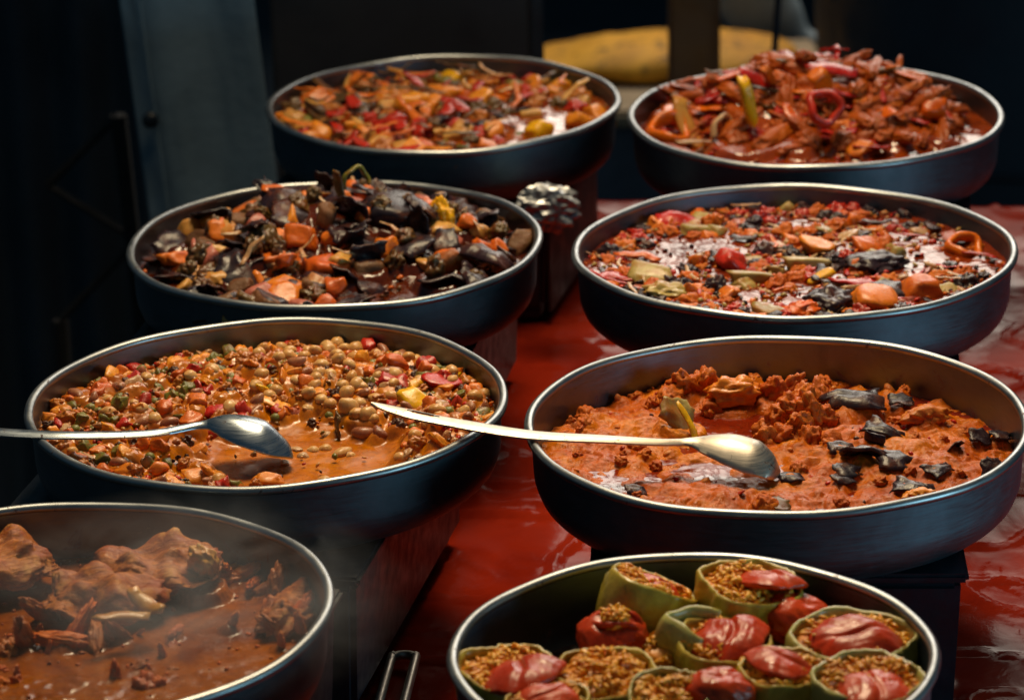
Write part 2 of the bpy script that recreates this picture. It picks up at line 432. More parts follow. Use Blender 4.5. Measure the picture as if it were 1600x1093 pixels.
def shp_chickpea(seed):
    V, F = ico(3); d = np.ones(len(V))
    p = V[:, 0]
    d += 0.24 * np.exp(-((1 - p) / 0.10)) - 0.10 * np.exp(-(V[:, 1] / 0.16) ** 2) * np.clip(-p + 0.2, 0, 1) + 0.05 * perlin(V * 2.2 + seed)
    d += 0.07 * perlin(V * 5 + seed * 3)
    return V * 0.5 * d[:, None] * np.array([1.0, 0.9 + 0.03 * seed, 0.82]), F
def shp_bean(seed):
    V, F = ico(3); V = V * 0.5 * np.array([1.0, 0.55, 0.5])
    V[:, 1] += 0.30 * (V[:, 0] ** 2 * 2 - 0.2); V *= (1 + 0.05 * perlin(V * 4 + seed))[:, None]
    return V, F
def shp_leaf(seed, cup=0.24, n=9):
    """curled piece of skin with thickness"""
    r = random.Random(seed); t = np.linspace(-0.5, 0.5, n); A, B = np.meshgrid(t, t, indexing='ij')
    wv = 0.32 + 0.12 * np.cos(A * 3 + r.uniform(-1, 1)); y = B * wv * 2
    z = -cup * (A ** 2 * 1.2 + y ** 2 * 1.6) + 0.14 * perlin(P3(A, B, 2.3, seed * 1.3)).reshape(A.shape) + 0.12
    y = y * (1 + 0.5 * perlin(P3(A, 0 * A, 3.1, seed * 2.7)).reshape(A.shape))
    A2 = A + 0.16 * perlin(P3(A, B, 2, seed + 40)).reshape(A.shape)
    top = np.stack([A2.ravel(), y.ravel(), z.ravel()], 1); bot = top - [0, 0, 0.055]
    F = grid_faces(n, n); F2 = [tuple(i + n * n for i in f[::-1]) for f in F]
    ed = [i for i in range(n)] + [i * n + n - 1 for i in range(1, n)] + [(n - 1) * n + j for j in range(n - 2, -1, -1)] + [i * n for i in range(n - 2, 0, -1)]
    S = [(ed[i], ed[(i + 1) % len(ed)], ed[(i + 1) % len(ed)] + n * n, ed[i] + n * n) for i in range(len(ed))]
    return np.vstack([top, bot]), [list(f[::-1]) for f in F] + [list(f[::-1]) for f in F2] + [list(f) for f in S]

SHAPES = {
 'chunk': [shp_chunk(i, 1, 0.8 + 0.1 * (i % 3), 0.6 + 0.12 * (i % 2)) for i in range(5)],
 'dice': [shp_chunk(20 + i, 1, 0.8, 0.5 + 0.15 * (i % 3), 0.24, 0.14) for i in range(5)],
 'slab': [shp_chunk(40 + i, 1, 0.70, 0.30, 0.35, 0.14) for i in range(4)],
 'baton': [shp_chunk(60 + i, 1, 0.32, 0.28, 0.2, 0.08) for i in range(4)],
 'blob': [shp_blob(i, 4, 0.40, 1.7, (1, 0.85, 0.75)) for i in range(5)],
 'lump': [shp_blob(10 + i, 4, 0.40, 1.7, (1, 0.85, 0.7), 4) for i in range(5)],
 'shred': [shp_blob(30 + i, 4, 0.30, 1.7, (1.5, 0.44, 0.36), 4, 'ridge') for i in range(5)],
 'strip': [shp_strip(i) for i in range(6)],
 'wide': [shp_strip(50 + i, 1.0, 0.42, 0.09, 0.45) for i in range(4)],
 'ring': [shp_ring(i) for i in range(4)],
 'arc': [shp_ring(10 + i, 0.14, 0.26, 3.6 + 0.4 * i) for i in range(3)],
 'chickpea': [shp_chickpea(i) for i in range(4)],
 'bean': [shp_bean(i) for i in range(3)],
 'pea': [shp_blob(70 + i, 2, 0.12, 1.5) for i in range(3)],
 'skin': [shp_leaf(i) for i in range(5)],
}
_cache = {}
def piece_mesh(kind, i, mat):
    key = (kind, i, mat)
    if key not in _cache:
        V, F = SHAPES[kind][i % len(SHAPES[kind])]
        mm = M[mat] if isinstance(mat, str) else [M[q] for q in mat]
        fm = None
        if not isinstance(mat, str):
            Va = np.asarray(V); zc = np.array([Va[f].mean(0)[2] for f in F]); fm = (zc > np.quantile(Va[:, 2], 0.86)).astype(int)
        me = mesh(kind, V, F, mm, True, fm)
        _cache[key] = me
    return _cache[key]

# food colours
M['carrot'] = food('carrot', '#e8801a', '#d45e14', '#a8440c', 0.30)
M['pumpkin'] = food('orange_squash', '#f4a024', '#e4821a', '#b85c10', 0.28)
M['potato'] = food('potato', '#dcac5c', '#c89040', '#b0621c', 0.42)
M['tomato'] = food('tomato', '#cc2e1c', '#b02414', '#8c2a0e', 0.35, 0.28)
M['pink'] = food('pink_onion', '#c07060', '#a85448', '#94421e', 0.38)
M['onion'] = food('onion', '#d0ac80', '#b89468', '#a0561c', 0.42, 0.28)
M['green'] = food('green_pepper', '#7c7e2a', '#5c6420', '#7a4412', 0.40)
M['olive'] = food('braised_greens', '#66501f', '#4a3a18', '#6a320e', 0.42)
M['zucchini'] = food('courgette', '#b4a05a', '#948446', '#985818', 0.42)
M['yellow'] = food('yellow_pepper', '#f6be10', '#e8a60a', '#c07210', 0.18, 0.28)
M['redpep'] = food('red_pepper', '#c8241a', '#a81a12', '#7e200c', 0.25, 0.25)
M['orangepep'] = food('orange_pepper', '#ec780e', '#e05c0a', '#b04a0c', 0.22, 0.25)
M['aubskin'] = food('aubergine_skin', '#161f2a', '#221b28', '#5a2c12', 0.34, 0.30, 2.5, 0.15, 0.5, 0.0, 0.28)
M['aubflesh'] = food('aubergine_flesh', '#7a5430', '#5a3c22', '#6a3a14', 0.45, 0.5, 3.0, 0.05, 0.8)
M['meat'] = food('braised_meat', '#bc5c14', '#9c440a', '#a8480a', 0.45, 0.40, 3.0, 0.15, 0.6, 0.1, 0.28)
M['brownmeat'] = food('brown_meat', '#b86a20', '#9c5214', '#924608', 0.45, 0.46, 4.0, 0.1, 0.7)
M['bigmeat'] = food('meat_chunk', '#c46a18', '#b45a10', '#843a08', 0.55, 0.44, 34, 0.1, 1.0, 0.04, 0.28)
s = NT('meat_chunk_fibres'); v = s.coord(False)
mp = s.n('ShaderNodeMapping'); mp.inputs['Scale'].default_value = (0.22, 1.0, 1.0); mp.inputs['Rotation'].default_value = (0.1, 0.1, 0.35); s.l(v, mp.inputs[0])
fb = s.noise(mp.outputs[0], 190, 5, 0.7, 0.6)
a = s.mix(s.ramp(fb, [(0.34, 0.0), (0.66, 1.0)]), lin('#7c3408'), lin('#cc7c24'))
a = s.mix(s.ramp(s.noise(v, 34, 4, 0.6, 0.8), [(0.46, 0.0), (0.66, 0.9)]), a, lin('#96400a'))
a = s.mix(s.ramp(s.noise(v, 22, 3, 0.6), [(0.60, 0.0), (0.70, 0.7)]), a, lin('#dca04c'))
s.set(Base_Color=a, Roughness=s.ramp(fb, [(0.3, 0.5), (0.7, 0.3)]), Specular_IOR_Level=0.3)
s.l(s.bump(fb, 0.8, 0.003, s.bump(s.noise(v, 120, 4, 0.7), 0.6, 0.002)), s.b.inputs['Normal']); M['fibre'] = s.m
M['mash'] = food('red_mash', '#d4741a', '#c45c0e', '#b04a0a', 0.40, 0.46, 4.0, 0.08, 0.6, 0.12, 0.22)
M['mashgold'] = food('golden_mash', '#d8882e', '#cc6e20', '#b85418', 0.40, 0.42, 4.0, 0.15, 0.5)
M['chickpea'] = food('chickpea', '#e0b474', '#cc9654', '#c07c30', 0.30, 0.36, 2.6, 0.15, 0.12)
M['bean'] = food('brown_bean', '#b87c54', '#9c5c3c', '#7c3c1c', 0.32, 0.3)
M['peagreen'] = food('green_pea', '#80863a', '#666a28', '#7a4c18', 0.32, 0.32)
M['darkbit'] = food('dark_bit', '#52301c', '#3a2014', '#522410', 0.4)
M['mush'] = food('stewed_mush', '#bc6c1e', '#a05216', '#c0761c', 0.4, 0.36)

def aub(): return ('aubflesh', 'aubskin')

PIECES = {}; DEFER = []
NOCOAT = ('strip', 'ring', 'arc', 'wide')
def put(parent, k, name, kind, mat, px=None, py=None, size=0.02, z=0.0, rot=None, uv=None, i=None, sq=None):
    """one piece of food, at a pixel of the photograph on the level z (metres from the rim), or at uv (fractions of the radius)"""
    cx, cy, R = PAN[k]
    if uv is None:
        p = at(px, py, z); x, y = p[0] - cx, p[1] - cy
    else: x, y = uv[0] * R, uv[1] * R
    rr = math.hypot(x, y); lim = wall(min(z, -0.002), R) - size * 0.42 if z < 0.004 else R * 0.97
    if rr > lim: x *= lim / rr; y *= lim / rr
    if rot is None: rot = [random.uniform(0, 6.28) for _ in range(3)]
    i = random.randrange(9) if i is None else i
    if kind not in NOCOAT: PIECES.setdefault(k, []).append((x, y, z, size, random.uniform(-0.4, 0.7)))
    return link(name, piece_mesh(kind, i, mat), parent, (x, y, z), rot, size if sq is None else [size * q for q in sq])

def scatter(parent, k, H, n, kinds, mask=None, rmax=0.97, sink=0.15, mind=0.62, flat=0.5, lift=0.0):
    """kinds: (weight, name, shape, material, smin, smax)"""
    R = PAN[k][2]; P = np.zeros((0, 3)); ws = [q[0] for q in kinds]; tries = 0; cnt = 0
    while cnt < n and tries < n * 25:
        tries += 1
        q = random.choices(kinds, ws)[0]; sz = random.uniform(q[4], q[5])
        a = random.uniform(0, 6.283); r = math.sqrt(random.random()) * rmax
        u, v = r * math.cos(a), r * math.sin(a)
        if mask is not None and random.random() > mask(u, v): continue
        if r * R + sz * 0.35 > R * 0.975: continue
        x, y = u * R, v * R
        if len(P) and (np.hypot(P[:, 0] - x, P[:, 1] - y) < mind * 0.5 * (P[:, 2] + sz)).any(): continue
        P = np.vstack([P, [x, y, sz]]); cnt += 1
        fl = flat if q[2] not in ('slab', 'skin', 'strip', 'wide', 'arc', 'ring') else flat * 0.6
        rot = (random.gauss(0, fl), random.gauss(0, fl), random.uniform(0, 6.28))
        z = float(H(np.array([u]), np.array([v]))[0]) + sz * (0.30 - sink) + lift + random.uniform(-0.1, 0.15) * sz
        if q[2] not in NOCOAT: PIECES.setdefault(k, []).append((x, y, z, sz, random.uniform(0.2, 1.5)))
        link(q[1], piece_mesh(q[2], random.randrange(9), q[3]), parent, (x, y, z), rot, sz)
def bits(parent, k, H, n, mats, smin, smax, mask=None, name='vegetable_bits', shape='blob', sink=0.1):
    """specks and crumbs too small to count, one mesh"""
    R = PAN[k][2]; per = {m: [] for m in mats}; lo = ico(1)
    base = [(lo[0] * 0.5 * (1 + 0.4 * perlin(lo[0] * 1.5 + j * 3))[:, None] * np.array([1, 0.75, 0.5]), lo[1]) for j in range(4)]
    VV = []; FF = []; FM = []; off = 0; c = 0; t = 0
    while c < n and t < n * 20:
        t += 1
        a = random.uniform(0, 6.283); r = math.sqrt(random.random()) * 0.965; u, v = r * math.cos(a), r * math.sin(a)
        if mask is not None and random.random() > mask(u, v): continue
        c += 1; sz = random.uniform(smin, smax); b = random.choice(base)
        Rm = rotm(random.gauss(0, 0.6), random.gauss(0, 0.6), random.uniform(0, 6.28))
        z = float(H(np.array([u]), np.array([v]))[0]) + sz * (0.2 - sink)
        VV.append(b[0] @ Rm.T * sz + [u * R, v * R, z]); FF += [[i + off for i in f] for f in b[1]]
        FM += [random.randrange(len(mats))] * len(b[1]); off += len(b[0])
    link(name, mesh(name, np.concatenate(VV), FF, [M[m] for m in mats], True, FM), parent, kind='stuff')

def disc(parent, k, H, mat, n=200, name='sauce', cov=None): DEFER.append((parent, k, H, mat, n, name, cov))
def build_disc(parent, k, H, mat, n, name, cov):
    """sauce surface: square grid folded on to the disc so that cells stay even"""
    R = PAN[k][2]; t = np.linspace(-1, 1, n); A, B = np.meshgrid(t, t, indexing='ij'); A = A.ravel(); B = B.ravel()
    with np.errstate(divide='ignore', invalid='ignore'):
        c1 = np.abs(A) > np.abs(B)
        r = np.where(c1, A, B); ph = np.where(c1, (math.pi / 4) * (B / A), math.pi / 2 - (math.pi / 4) * (A / B))
    ph = np.nan_to_num(ph); u, v = r * np.cos(ph), r * np.sin(ph)
    z = H(u, v); zb = z.copy()
    if cov is not None:
        # sauce clings to the pieces and rises around them
        X, Y = u * R, v * R
        for (px_, py_, pz_, s_, rn_) in PIECES.get(k, []):
            d2 = ((X - px_) ** 2 + (Y - py_) ** 2) / (s_ * s_); q = np.nonzero(d2 < 0.6)[0]
            c = pz_ + s_ * (cov * rn_ - 1.25 * d2[q]); z[q] = np.maximum(z[q], np.minimum(c, zb[q] + 0.011))
        g = z.reshape(n, n); g0 = g.copy()
        for _ in range(2):
            q = np.pad(g, 1, mode='edge'); g = (q[:-2, 1:-1] + q[2:, 1:-1] + q[1:-1, :-2] + q[1:-1, 2:] + 2 * g) / 6
        ex = np.clip((g.ravel() - H(u, v)) / 0.004, 0, 1)
        z = g.ravel() + ex * 0.0009 * fbm(np.stack([X * 230, Y * 230, z * 230], 1), 3, 0.6)
    Rw = np.array([wall(min(q, -0.001), R) for q in z]) + 0.0008
    link(name, mesh(name, np.stack([u * Rw, v * Rw, z], 1), [f[::-1] for f in grid_faces(n, n)], mat), parent)
def ga(u, v, cu, cv, su, sv=None):
    sv = su if sv is None else sv
    return np.exp(-((u - cu) / su) ** 2 - ((v - cv) / sv) ** 2)
def uvp(k, px, py, z=-0.03):
    p = at(px, py, z); return ((p[0] - PAN[k][0]) / PAN[k][2], (p[1] - PAN[k][1]) / PAN[k][2])
def dish(k, name, label):
    return thing(name, label, 'stew', (PAN[k][0], PAN[k][1], RIM), 'dishes in the pans')

# ------------------------------------------------------------------ dish A: orange vegetable stew
T2 = lambda u, v, k, s: fbm(P3(u, v, k, s), 3).reshape(np.shape(u))
MS_A = sauce('stew_sauce_orange', '#8e3c10', '#a04e14', '#76300c', 0.03, 0.12, 40, 0.10, spec=0.9)
dA = dish('A', 'vegetable_stew', 'orange vegetable stew of squash, onion and peppers in the back left pan')
HA = lambda u, v: -0.021 + 0.0022 * T2(u, v, 5, 1) + 0.006 * ga(u, v, -0.3, 0.2, 0.6) - 0.003 * ga(u, v, 0.7, -0.3, 0.35)
disc(dA, 'A', HA, MS_A, 190, cov=0.14)
mA = lambda u, v: max(0.0, 1.0 - 1.4 * math.exp(-((u - 0.64) / 0.38) ** 2 - ((v + 0.25) / 0.6) ** 2) - 0.8 * math.exp(-((u - 0.35) / 0.2) ** 2 - ((v + 0.7) / 0.22) ** 2) - 0.6 * math.exp(-((u - 0.62) / 0.15) ** 2 - ((v - 0.5) / 0.2) ** 2))
scatter(dA, 'A', HA, 165, [(2, 'squash_chunk', 'chunk', 'pumpkin', .022, .034), (2, 'carrot_chunk', 'chunk', 'carrot', .018, .028), (1.6, 'tomato_piece', 'blob', 'tomato', .02, .032), (2, 'stewed_lump', 'lump', 'mush', .02, .036), (1.5, 'greens_clump', 'lump', 'olive', .02, .034),
        (1.4, 'potato_chunk', 'chunk', 'potato', .02, .032), (1, 'green_pepper_piece', 'skin', 'green', .03, .042), (2, 'aubergine_piece', 'skin', 'aubskin', .026, .04)], mA, 0.95, 0.40, 0.72, 0.4)
scatter(dA, 'A', HA, 60, [(1.4, 'onion_strip', 'strip', 'potato', .03, .055), (1.5, 'pepper_strip', 'strip', 'carrot', .035, .06), (1.5, 'greens_strip', 'strip', 'olive', .04, .07), (1, 'tomato_strip', 'wide', 'tomato', .03, .045)],
        mA, 0.95, 0.1, 0.35, 0.25, 0.004)
for px, py, s, m in ((600, 155, .036, 'pumpkin'), (640, 165, .040, 'pumpkin'), (690, 150, .042, 'pumpkin'), (705, 125, .03, 'yellow'), (750, 160, .034, 'pumpkin'), (800, 145, .03, 'carrot'),
                     (835, 140, .03, 'pumpkin'), (655, 185, .034, 'carrot'), (610, 195, .036, 'tomato'), (560, 130, .03, 'carrot'), (495, 160, .034, 'carrot'), (840, 205, .032, 'yellow'), (905, 190, .026, 'pumpkin'), (770, 205, .03, 'pumpkin'), (455, 190, .036, 'potato')):
    put(dA, 'A', 'squash_chunk', 'chunk', m, px, py, s, -0.017, (random.gauss(0, .4), random.gauss(0, .4), random.uniform(0, 6)))
for px, py in ((520, 140), (545, 150), (500, 175), (560, 170)):
    put(dA, 'A', 'greens_leaf', 'wide', 'olive', px, py, .06, -0.008, (random.gauss(0, .3), -0.3, random.uniform(0, 3)))
bits(dA, 'A', HA, 500, ['onion', 'tomato', 'carrot', 'olive', 'darkbit'], .004, .009, mA)

# ------------------------------------------------------------------ dish B: braised meat and peppers
MS_B = sauce('stew_sauce_red', '#a0440e', '#8a340a', '#702408', 0.03, 0.14, 40, 0.10, spec=0.8)
dB = dish('B', 'meat_and_pepper_stew', 'heaped braised meat with red and yellow peppers in the back right pan')
moundB = lambda u, v: 0.056 * ga(u, v, -0.02, 0.32, 0.34, 0.46) + 0.034 * ga(u, v, 0.40, 0.22, 0.26, 0.40) + 0.036 * ga(u, v, -0.44, 0.26, 0.24, 0.36)
HB = lambda u, v: -0.026 + 0.0015 * T2(u, v, 5, 2) + moundB(u, v) * (1 + 0.25 * T2(u, v, 4, 7))
disc(dB, 'B', HB, MS_B, 190, cov=0.32)
mB = lambda u, v: min(1.0, float(moundB(np.array(u), np.array(v))) / 0.022 - 0.12)
scatter(dB, 'B', HB, 230, [(8, 'meat_shred', 'shred', 'meat', .034, .06), (2, 'meat_piece', 'lump', 'meat', .022, .036), (1.2, 'tomato_piece', 'blob', 'tomato', .02, .032), (1.4, 'pepper_piece', 'wide', 'redpep', .03, .05),
        (0.8, 'greens_piece', 'wide', 'olive', .03, .045), (0.6, 'carrot_piece', 'chunk', 'carrot', .018, .026)], mB, 0.92, 0.12, 0.40, 0.30)
scatter(dB, 'B', HB, 60, [(2, 'pepper_strip', 'wide', 'orangepep', .035, .06), (2, 'pepper_strip', 'wide', 'redpep', .035, .06), (2, 'meat_fibre', 'strip', 'meat', .035, .06), (0.7, 'onion_strip', 'strip', 'pink', .03, .05), (2, 'greens_strip', 'strip', 'olive', .04, .07), (1.2, 'pepper_strip', 'strip', 'redpep', .03, .05)], mB, 0.88, 0.05, 0.3, 0.45, 0.006)
put(dB, 'B', 'orange_pepper_ring', 'ring', 'orangepep', 1046, 206, .054, -0.006, (0.5, 0.1, 0.3), i=0, sq=(1, 1, 1.5))
put(dB, 'B', 'red_pepper_ring', 'ring', 'tomato', 1288, 168, .046, 0.036, (1.05, 0.1, 0.2), i=1, sq=(1, 1, 1.2))
put(dB, 'B', 'yellow_pepper_strip', 'baton', 'yellow', 1168, 158, .062, 0.038, (0.0, 1.35, 0.2), i=1, sq=(1, 1.25, 0.8))
put(dB, 'B', 'red_pepper_piece', 'wide', 'redpep', 1178, 122, .05, 0.045, (0.9, 0.5, 0.6))
put(dB, 'B', 'red_pepper_piece', 'wide', 'redpep', 1300, 108, .06, 0.052, (0.3, 0.2, 0.1))
put(dB, 'B', 'carrot_piece', 'baton', 'carrot', 1200, 118, .035, 0.05, (0.2, 0.8, 1.0))
put(dB, 'B', 'carrot_piece', 'chunk', 'orangepep', 1280, 125, .03, 0.05)
put(dB, 'B', 'carrot_piece', 'chunk', 'orangepep', 1460, 175, .034, 0.005)
put(dB, 'B', 'onion_wedge', 'wide', 'potato', 1075, 195, .07, 0.0, (0.2, 0.9, -0.9), sq=(1, .8, 1))
put(dB, 'B', 'onion_wedge', 'strip', 'onion', 1100, 222, .07, -0.012, (0.1, 0.1, 0.2))
put(dB, 'B', 'onion_wedge', 'strip', 'pink', 1055, 230, .05, -0.012, (0.1, 0.2, -0.3))
put(dB, 'B', 'tomato_piece', 'lump', 'redpep', 1180, 218, .032, -0.012)
put(dB, 'B', 'onion_piece', 'arc', 'onion', 1135, 205, .045, -0.002, (0.9, 0.2, 0.5))
for px, py in ((1060, 220), (1090, 235), (1250, 225), (1310, 235), (1400, 225), (1440, 215), (1500, 205), (1350, 240)):
    put(dB, 'B', 'meat_fibre', 'strip', random.choice(['meat', 'onion', 'olive']), px, py, random.uniform(.03, .05), -0.018, (0.1, 0.1, random.uniform(0, 6)))
bits(dB, 'B', HB, 900, ['meat', 'tomato', 'olive', 'onion'], .004, .011, lambda u, v: 0.12 + mB(u, v), 'meat_bits', sink=-0.3)

# ------------------------------------------------------------------ dish C: aubergine and carrot stew
MS_C = sauce('stew_sauce_brown', '#5a2408', '#48190a', '#3a1406', 0.04, 0.2, 40, 0.15)
dC = dish('C', 'aubergine_stew', 'dark stew of aubergine chunks and carrots heaped in the pan')
moundC = lambda u, v: 0.042 * ga(u, v, 0.05, 0.32, 0.38, 0.5) + 0.022 * ga(u, v, -0.45, 0.15, 0.3, 0.5) + 0.016 * ga(u, v, 0.55, 0.25, 0.25, 0.4)
HC = lambda u, v: -0.031 + 0.0015 * T2(u, v, 5, 3) + moundC(u, v) * (1 + 0.3 * T2(u, v, 4, 9))
disc(dC, 'C', HC, MS_C, 190, cov=0.20)
mC = lambda u, v: 1.0 - 0.96 * math.exp(-((u - 0.36) / 0.34) ** 2 - ((v + 0.55) / 0.36) ** 2)
KC = [(3, 'aubergine_chunk', 'chunk', aub(), .024, .038), (0.6, 'aubergine_piece', 'slab', 'aubskin', .03, .042), (5, 'aubergine_skin_piece', 'skin', 'aubskin', .034, .056), (2.0, 'carrot_chunk', 'chunk', 'carrot', .022, .034), (0.8, 'potato_chunk', 'chunk', 'potato', .024, .034),
      (1.2, 'greens_clump', 'lump', 'olive', .026, .042), (0.7, 'tomato_piece', 'chunk', 'pink', .024, .034)]
scatter(dC, 'C', HC, 125, KC, mC, 0.94, 0.10, 0.58, 0.55)
scatter(dC, 'C', HC, 70, [(2, 'aubergine_skin_piece', 'skin', 'aubskin', .026, .04), (2, 'greens_clump', 'lump', 'olive', .018, .03), (1, 'carrot_chunk', 'chunk', 'carrot', .016, .024), (1, 'onion_piece', 'strip', 'onion', .025, .04)],
        lambda u, v: float(moundC(np.array(u), np.array(v))) / 0.03, 0.9, -0.2, 0.45, 0.9, 0.006)
for nm, sh, m, px, py, sz, z, rot, sq in (
    ('carrot_slab', 'baton', 'pumpkin', 462, 362, .05, 0.002, (0.3, 1.25, 0.3), (1, 1.6, 1)), ('aubergine_chunk', 'chunk', 'aubskin', 448, 325, .05, 0.016, (0.4, 0.5, 0.2), None),
    ('aubergine_chunk', 'chunk', 'aubskin', 605, 330, .055, 0.018, (0.2, 0.2, 0.5), None), ('carrot_chunk', 'chunk', 'carrot', 508, 420, .036, -0.012, (0.1, 0.1, 0.3), (1, 1, .9)),
    ('carrot_chunk', 'chunk', 'carrot', 540, 388, .026, -0.004, (0.2, 0.4, 0.8), None), ('carrot_chunk', 'chunk', 'carrot', 545, 405, .022, -0.008, None, None),
    ('pink_onion_wedge', 'wide', 'pink', 312, 400, .05, -0.008, (1.2, 0.6, 1.2), (1, 1.3, 1.6)), ('squash_chunk', 'chunk', 'pumpkin', 442, 455, .034, -0.02, (0.2, 0.1, 0.7), None),
    ('squash_chunk', 'slab', 'pumpkin', 337, 343, .034, -0.002, (0.3, -0.4, 0.6), None), ('aubergine_slab', 'slab', ('aubskin', 'pink'), 425, 382, .045, -0.002, (0.5, 0.2, 0.2), None),
    ('onion_baton', 'baton', 'onion', 436, 418, .045, -0.012, (0.1, 0.15, -0.45), None), ('aubergine_skin_piece', 'skin', 'aubskin', 765, 405, .06, -0.008, (-0.3, 0.3, -0.3), (1, 1, 1.3)),
    ('aubergine_wedge', 'chunk', ('brownmeat', 'aubskin'), 710, 415, .045, -0.014, (0.3, 0.7, 0.7), (1, .5, 1)), ('aubergine_skin_piece', 'skin', 'aubskin', 683, 420, .034, -0.014, (0.2, 1.2, 0.3), None),
    ('red_pepper_piece', 'wide', 'redpep', 652, 332, .036, 0.012, (0.2, 0.3, 0.2), None), ('corn_piece', 'lump', 'yellow', 690, 338, .034, 0.010, None, (1.2, 1, .7)), ('potato_piece', 'slab', 'potato', 690, 355, .036, 0.002, (0.2, 0.1, 0.4), None),
    ('carrot_chunk', 'wide', 'carrot', 440, 300, .045, 0.03, (0.3, 0.2, -0.4), None), ('greens_curl', 'arc', 'green', 557, 283, .036, 0.052, (1.3, 0.4, 0.3), None), ('greens_curl', 'wide', 'olive', 530, 292, .036, 0.048, None, None),
    ('aubergine_piece', 'slab', 'aubskin', 580, 452, .03, -0.024, (0.1, 0.3, 0.2), None), ('onion_piece', 'slab', 'onion', 600, 432, .034, -0.024, (0.1, 0.2, 0.2), None), ('aubergine_piece', 'slab', 'aubskin', 545, 470, .03, -0.026, (0.3, 0.1, -0.7), None),
    ('onion_piece', 'chunk', 'onion', 498, 455, .03, -0.022, None, None), ('tomato_strip', 'strip', 'tomato', 530, 438, .036, -0.02, (0.1, 0.2, 0.1), None), ('mushroom_piece', 'blob', 'potato', 345, 440, .045, -0.018, (0.2, 0.1, 0.3), (1, 1, .7)),
    ('potato_slab', 'slab', 'potato', 285, 440, .042, -0.02, (0.4, -0.6, 0.4), None), ('carrot_strip', 'strip', 'carrot', 412, 452, .045, -0.016, (0.2, 0.9, -0.9), (1, 1.3, 1.3))):
    put(dC, 'C', nm, sh, m, px, py, sz, z, rot, sq=sq)
bits(dC, 'C', HC, 450, ['olive', 'carrot', 'onion', 'aubskin', 'darkbit'], .004, .011, lambda u, v: 0.3 + 0.6 * mC(u, v), sink=-0.2)

# ------------------------------------------------------------------ dish D: soupy mixed vegetables
MS_D = sauce('stew_broth_red', '#74280c', '#8a3410', '#54180a', 0.02, 0.12, 40, 0.22, spec=0.6, gs=150)
dD = dish('D', 'mixed_vegetable_stew', 'soupy stew of courgette, tomato and dark aubergine filling the pan to the rim')
dD.rotation_euler = (math.radians(-0.7), 0, 0)
HD = lambda u, v: -0.021 + 0.0006 * T2(u, v, 26, 3.3) + 0.0020 * T2(u, v, 6, 4) + 0.005 * ga(u, v, 0, 0.6, 0.7, 0.35)
disc(dD, 'D', HD, MS_D, 210, cov=0.10)
_pools = [uvp('D', *q) for q in ((1030, 410), (1040, 425), (1015, 415), (1060, 395), (1110, 395), (1180, 400), (1230, 455), (1300, 440), (1380, 435), (1230, 360), (1330, 360), (1420, 420), (1120, 440), (1260, 488), (1350, 485), (1440, 475), (1530, 430), (1500, 415), (1440, 400), (1160, 478))]
mD = lambda u, v: max(0.0, 1.0 - sum(math.exp(-((u - a) / 0.13) ** 2 - ((v - b) / 0.13) ** 2) for a, b in _pools))
uR = lambda u: 1.0 if u > 0.1 else 0.25
KD = [(1.2, 'courgette_chunk', 'chunk', 'zucchini', .018, .03), (2, 'tomato_piece', 'blob', 'tomato', .016, .028), (2, 'carrot_chunk', 'dice', 'carrot', .016, .026), (4.5, 'aubergine_piece', 'lump', 'aubskin', .018, .034),
      (2, 'onion_piece', 'slab', 'onion', .018, .03), (1, 'pepper_piece', 'wide', 'redpep', .022, .034), (4, 'sauce_lump', 'lump', 'mash', .016, .032), (1, 'pink_onion_piece', 'slab', 'pink', .018, .028)]
scatter(dD, 'D', HD, 260, KD, mD, 0.95, 0.44, 0.62, 0.4)
scatter(dD, 'D', HD, 90, [(2, 'onion_strip', 'strip', 'onion', .024, .04), (2, 'pepper_strip', 'strip', 'redpep', .022, .036), (2, 'aubergine_strip', 'wide', 'aubskin', .022, .036), (1, 'carrot_strip', 'strip', 'carrot', .022, .036)], mD, 0.95, 0.2, 0.4, 0.2, 0.0)
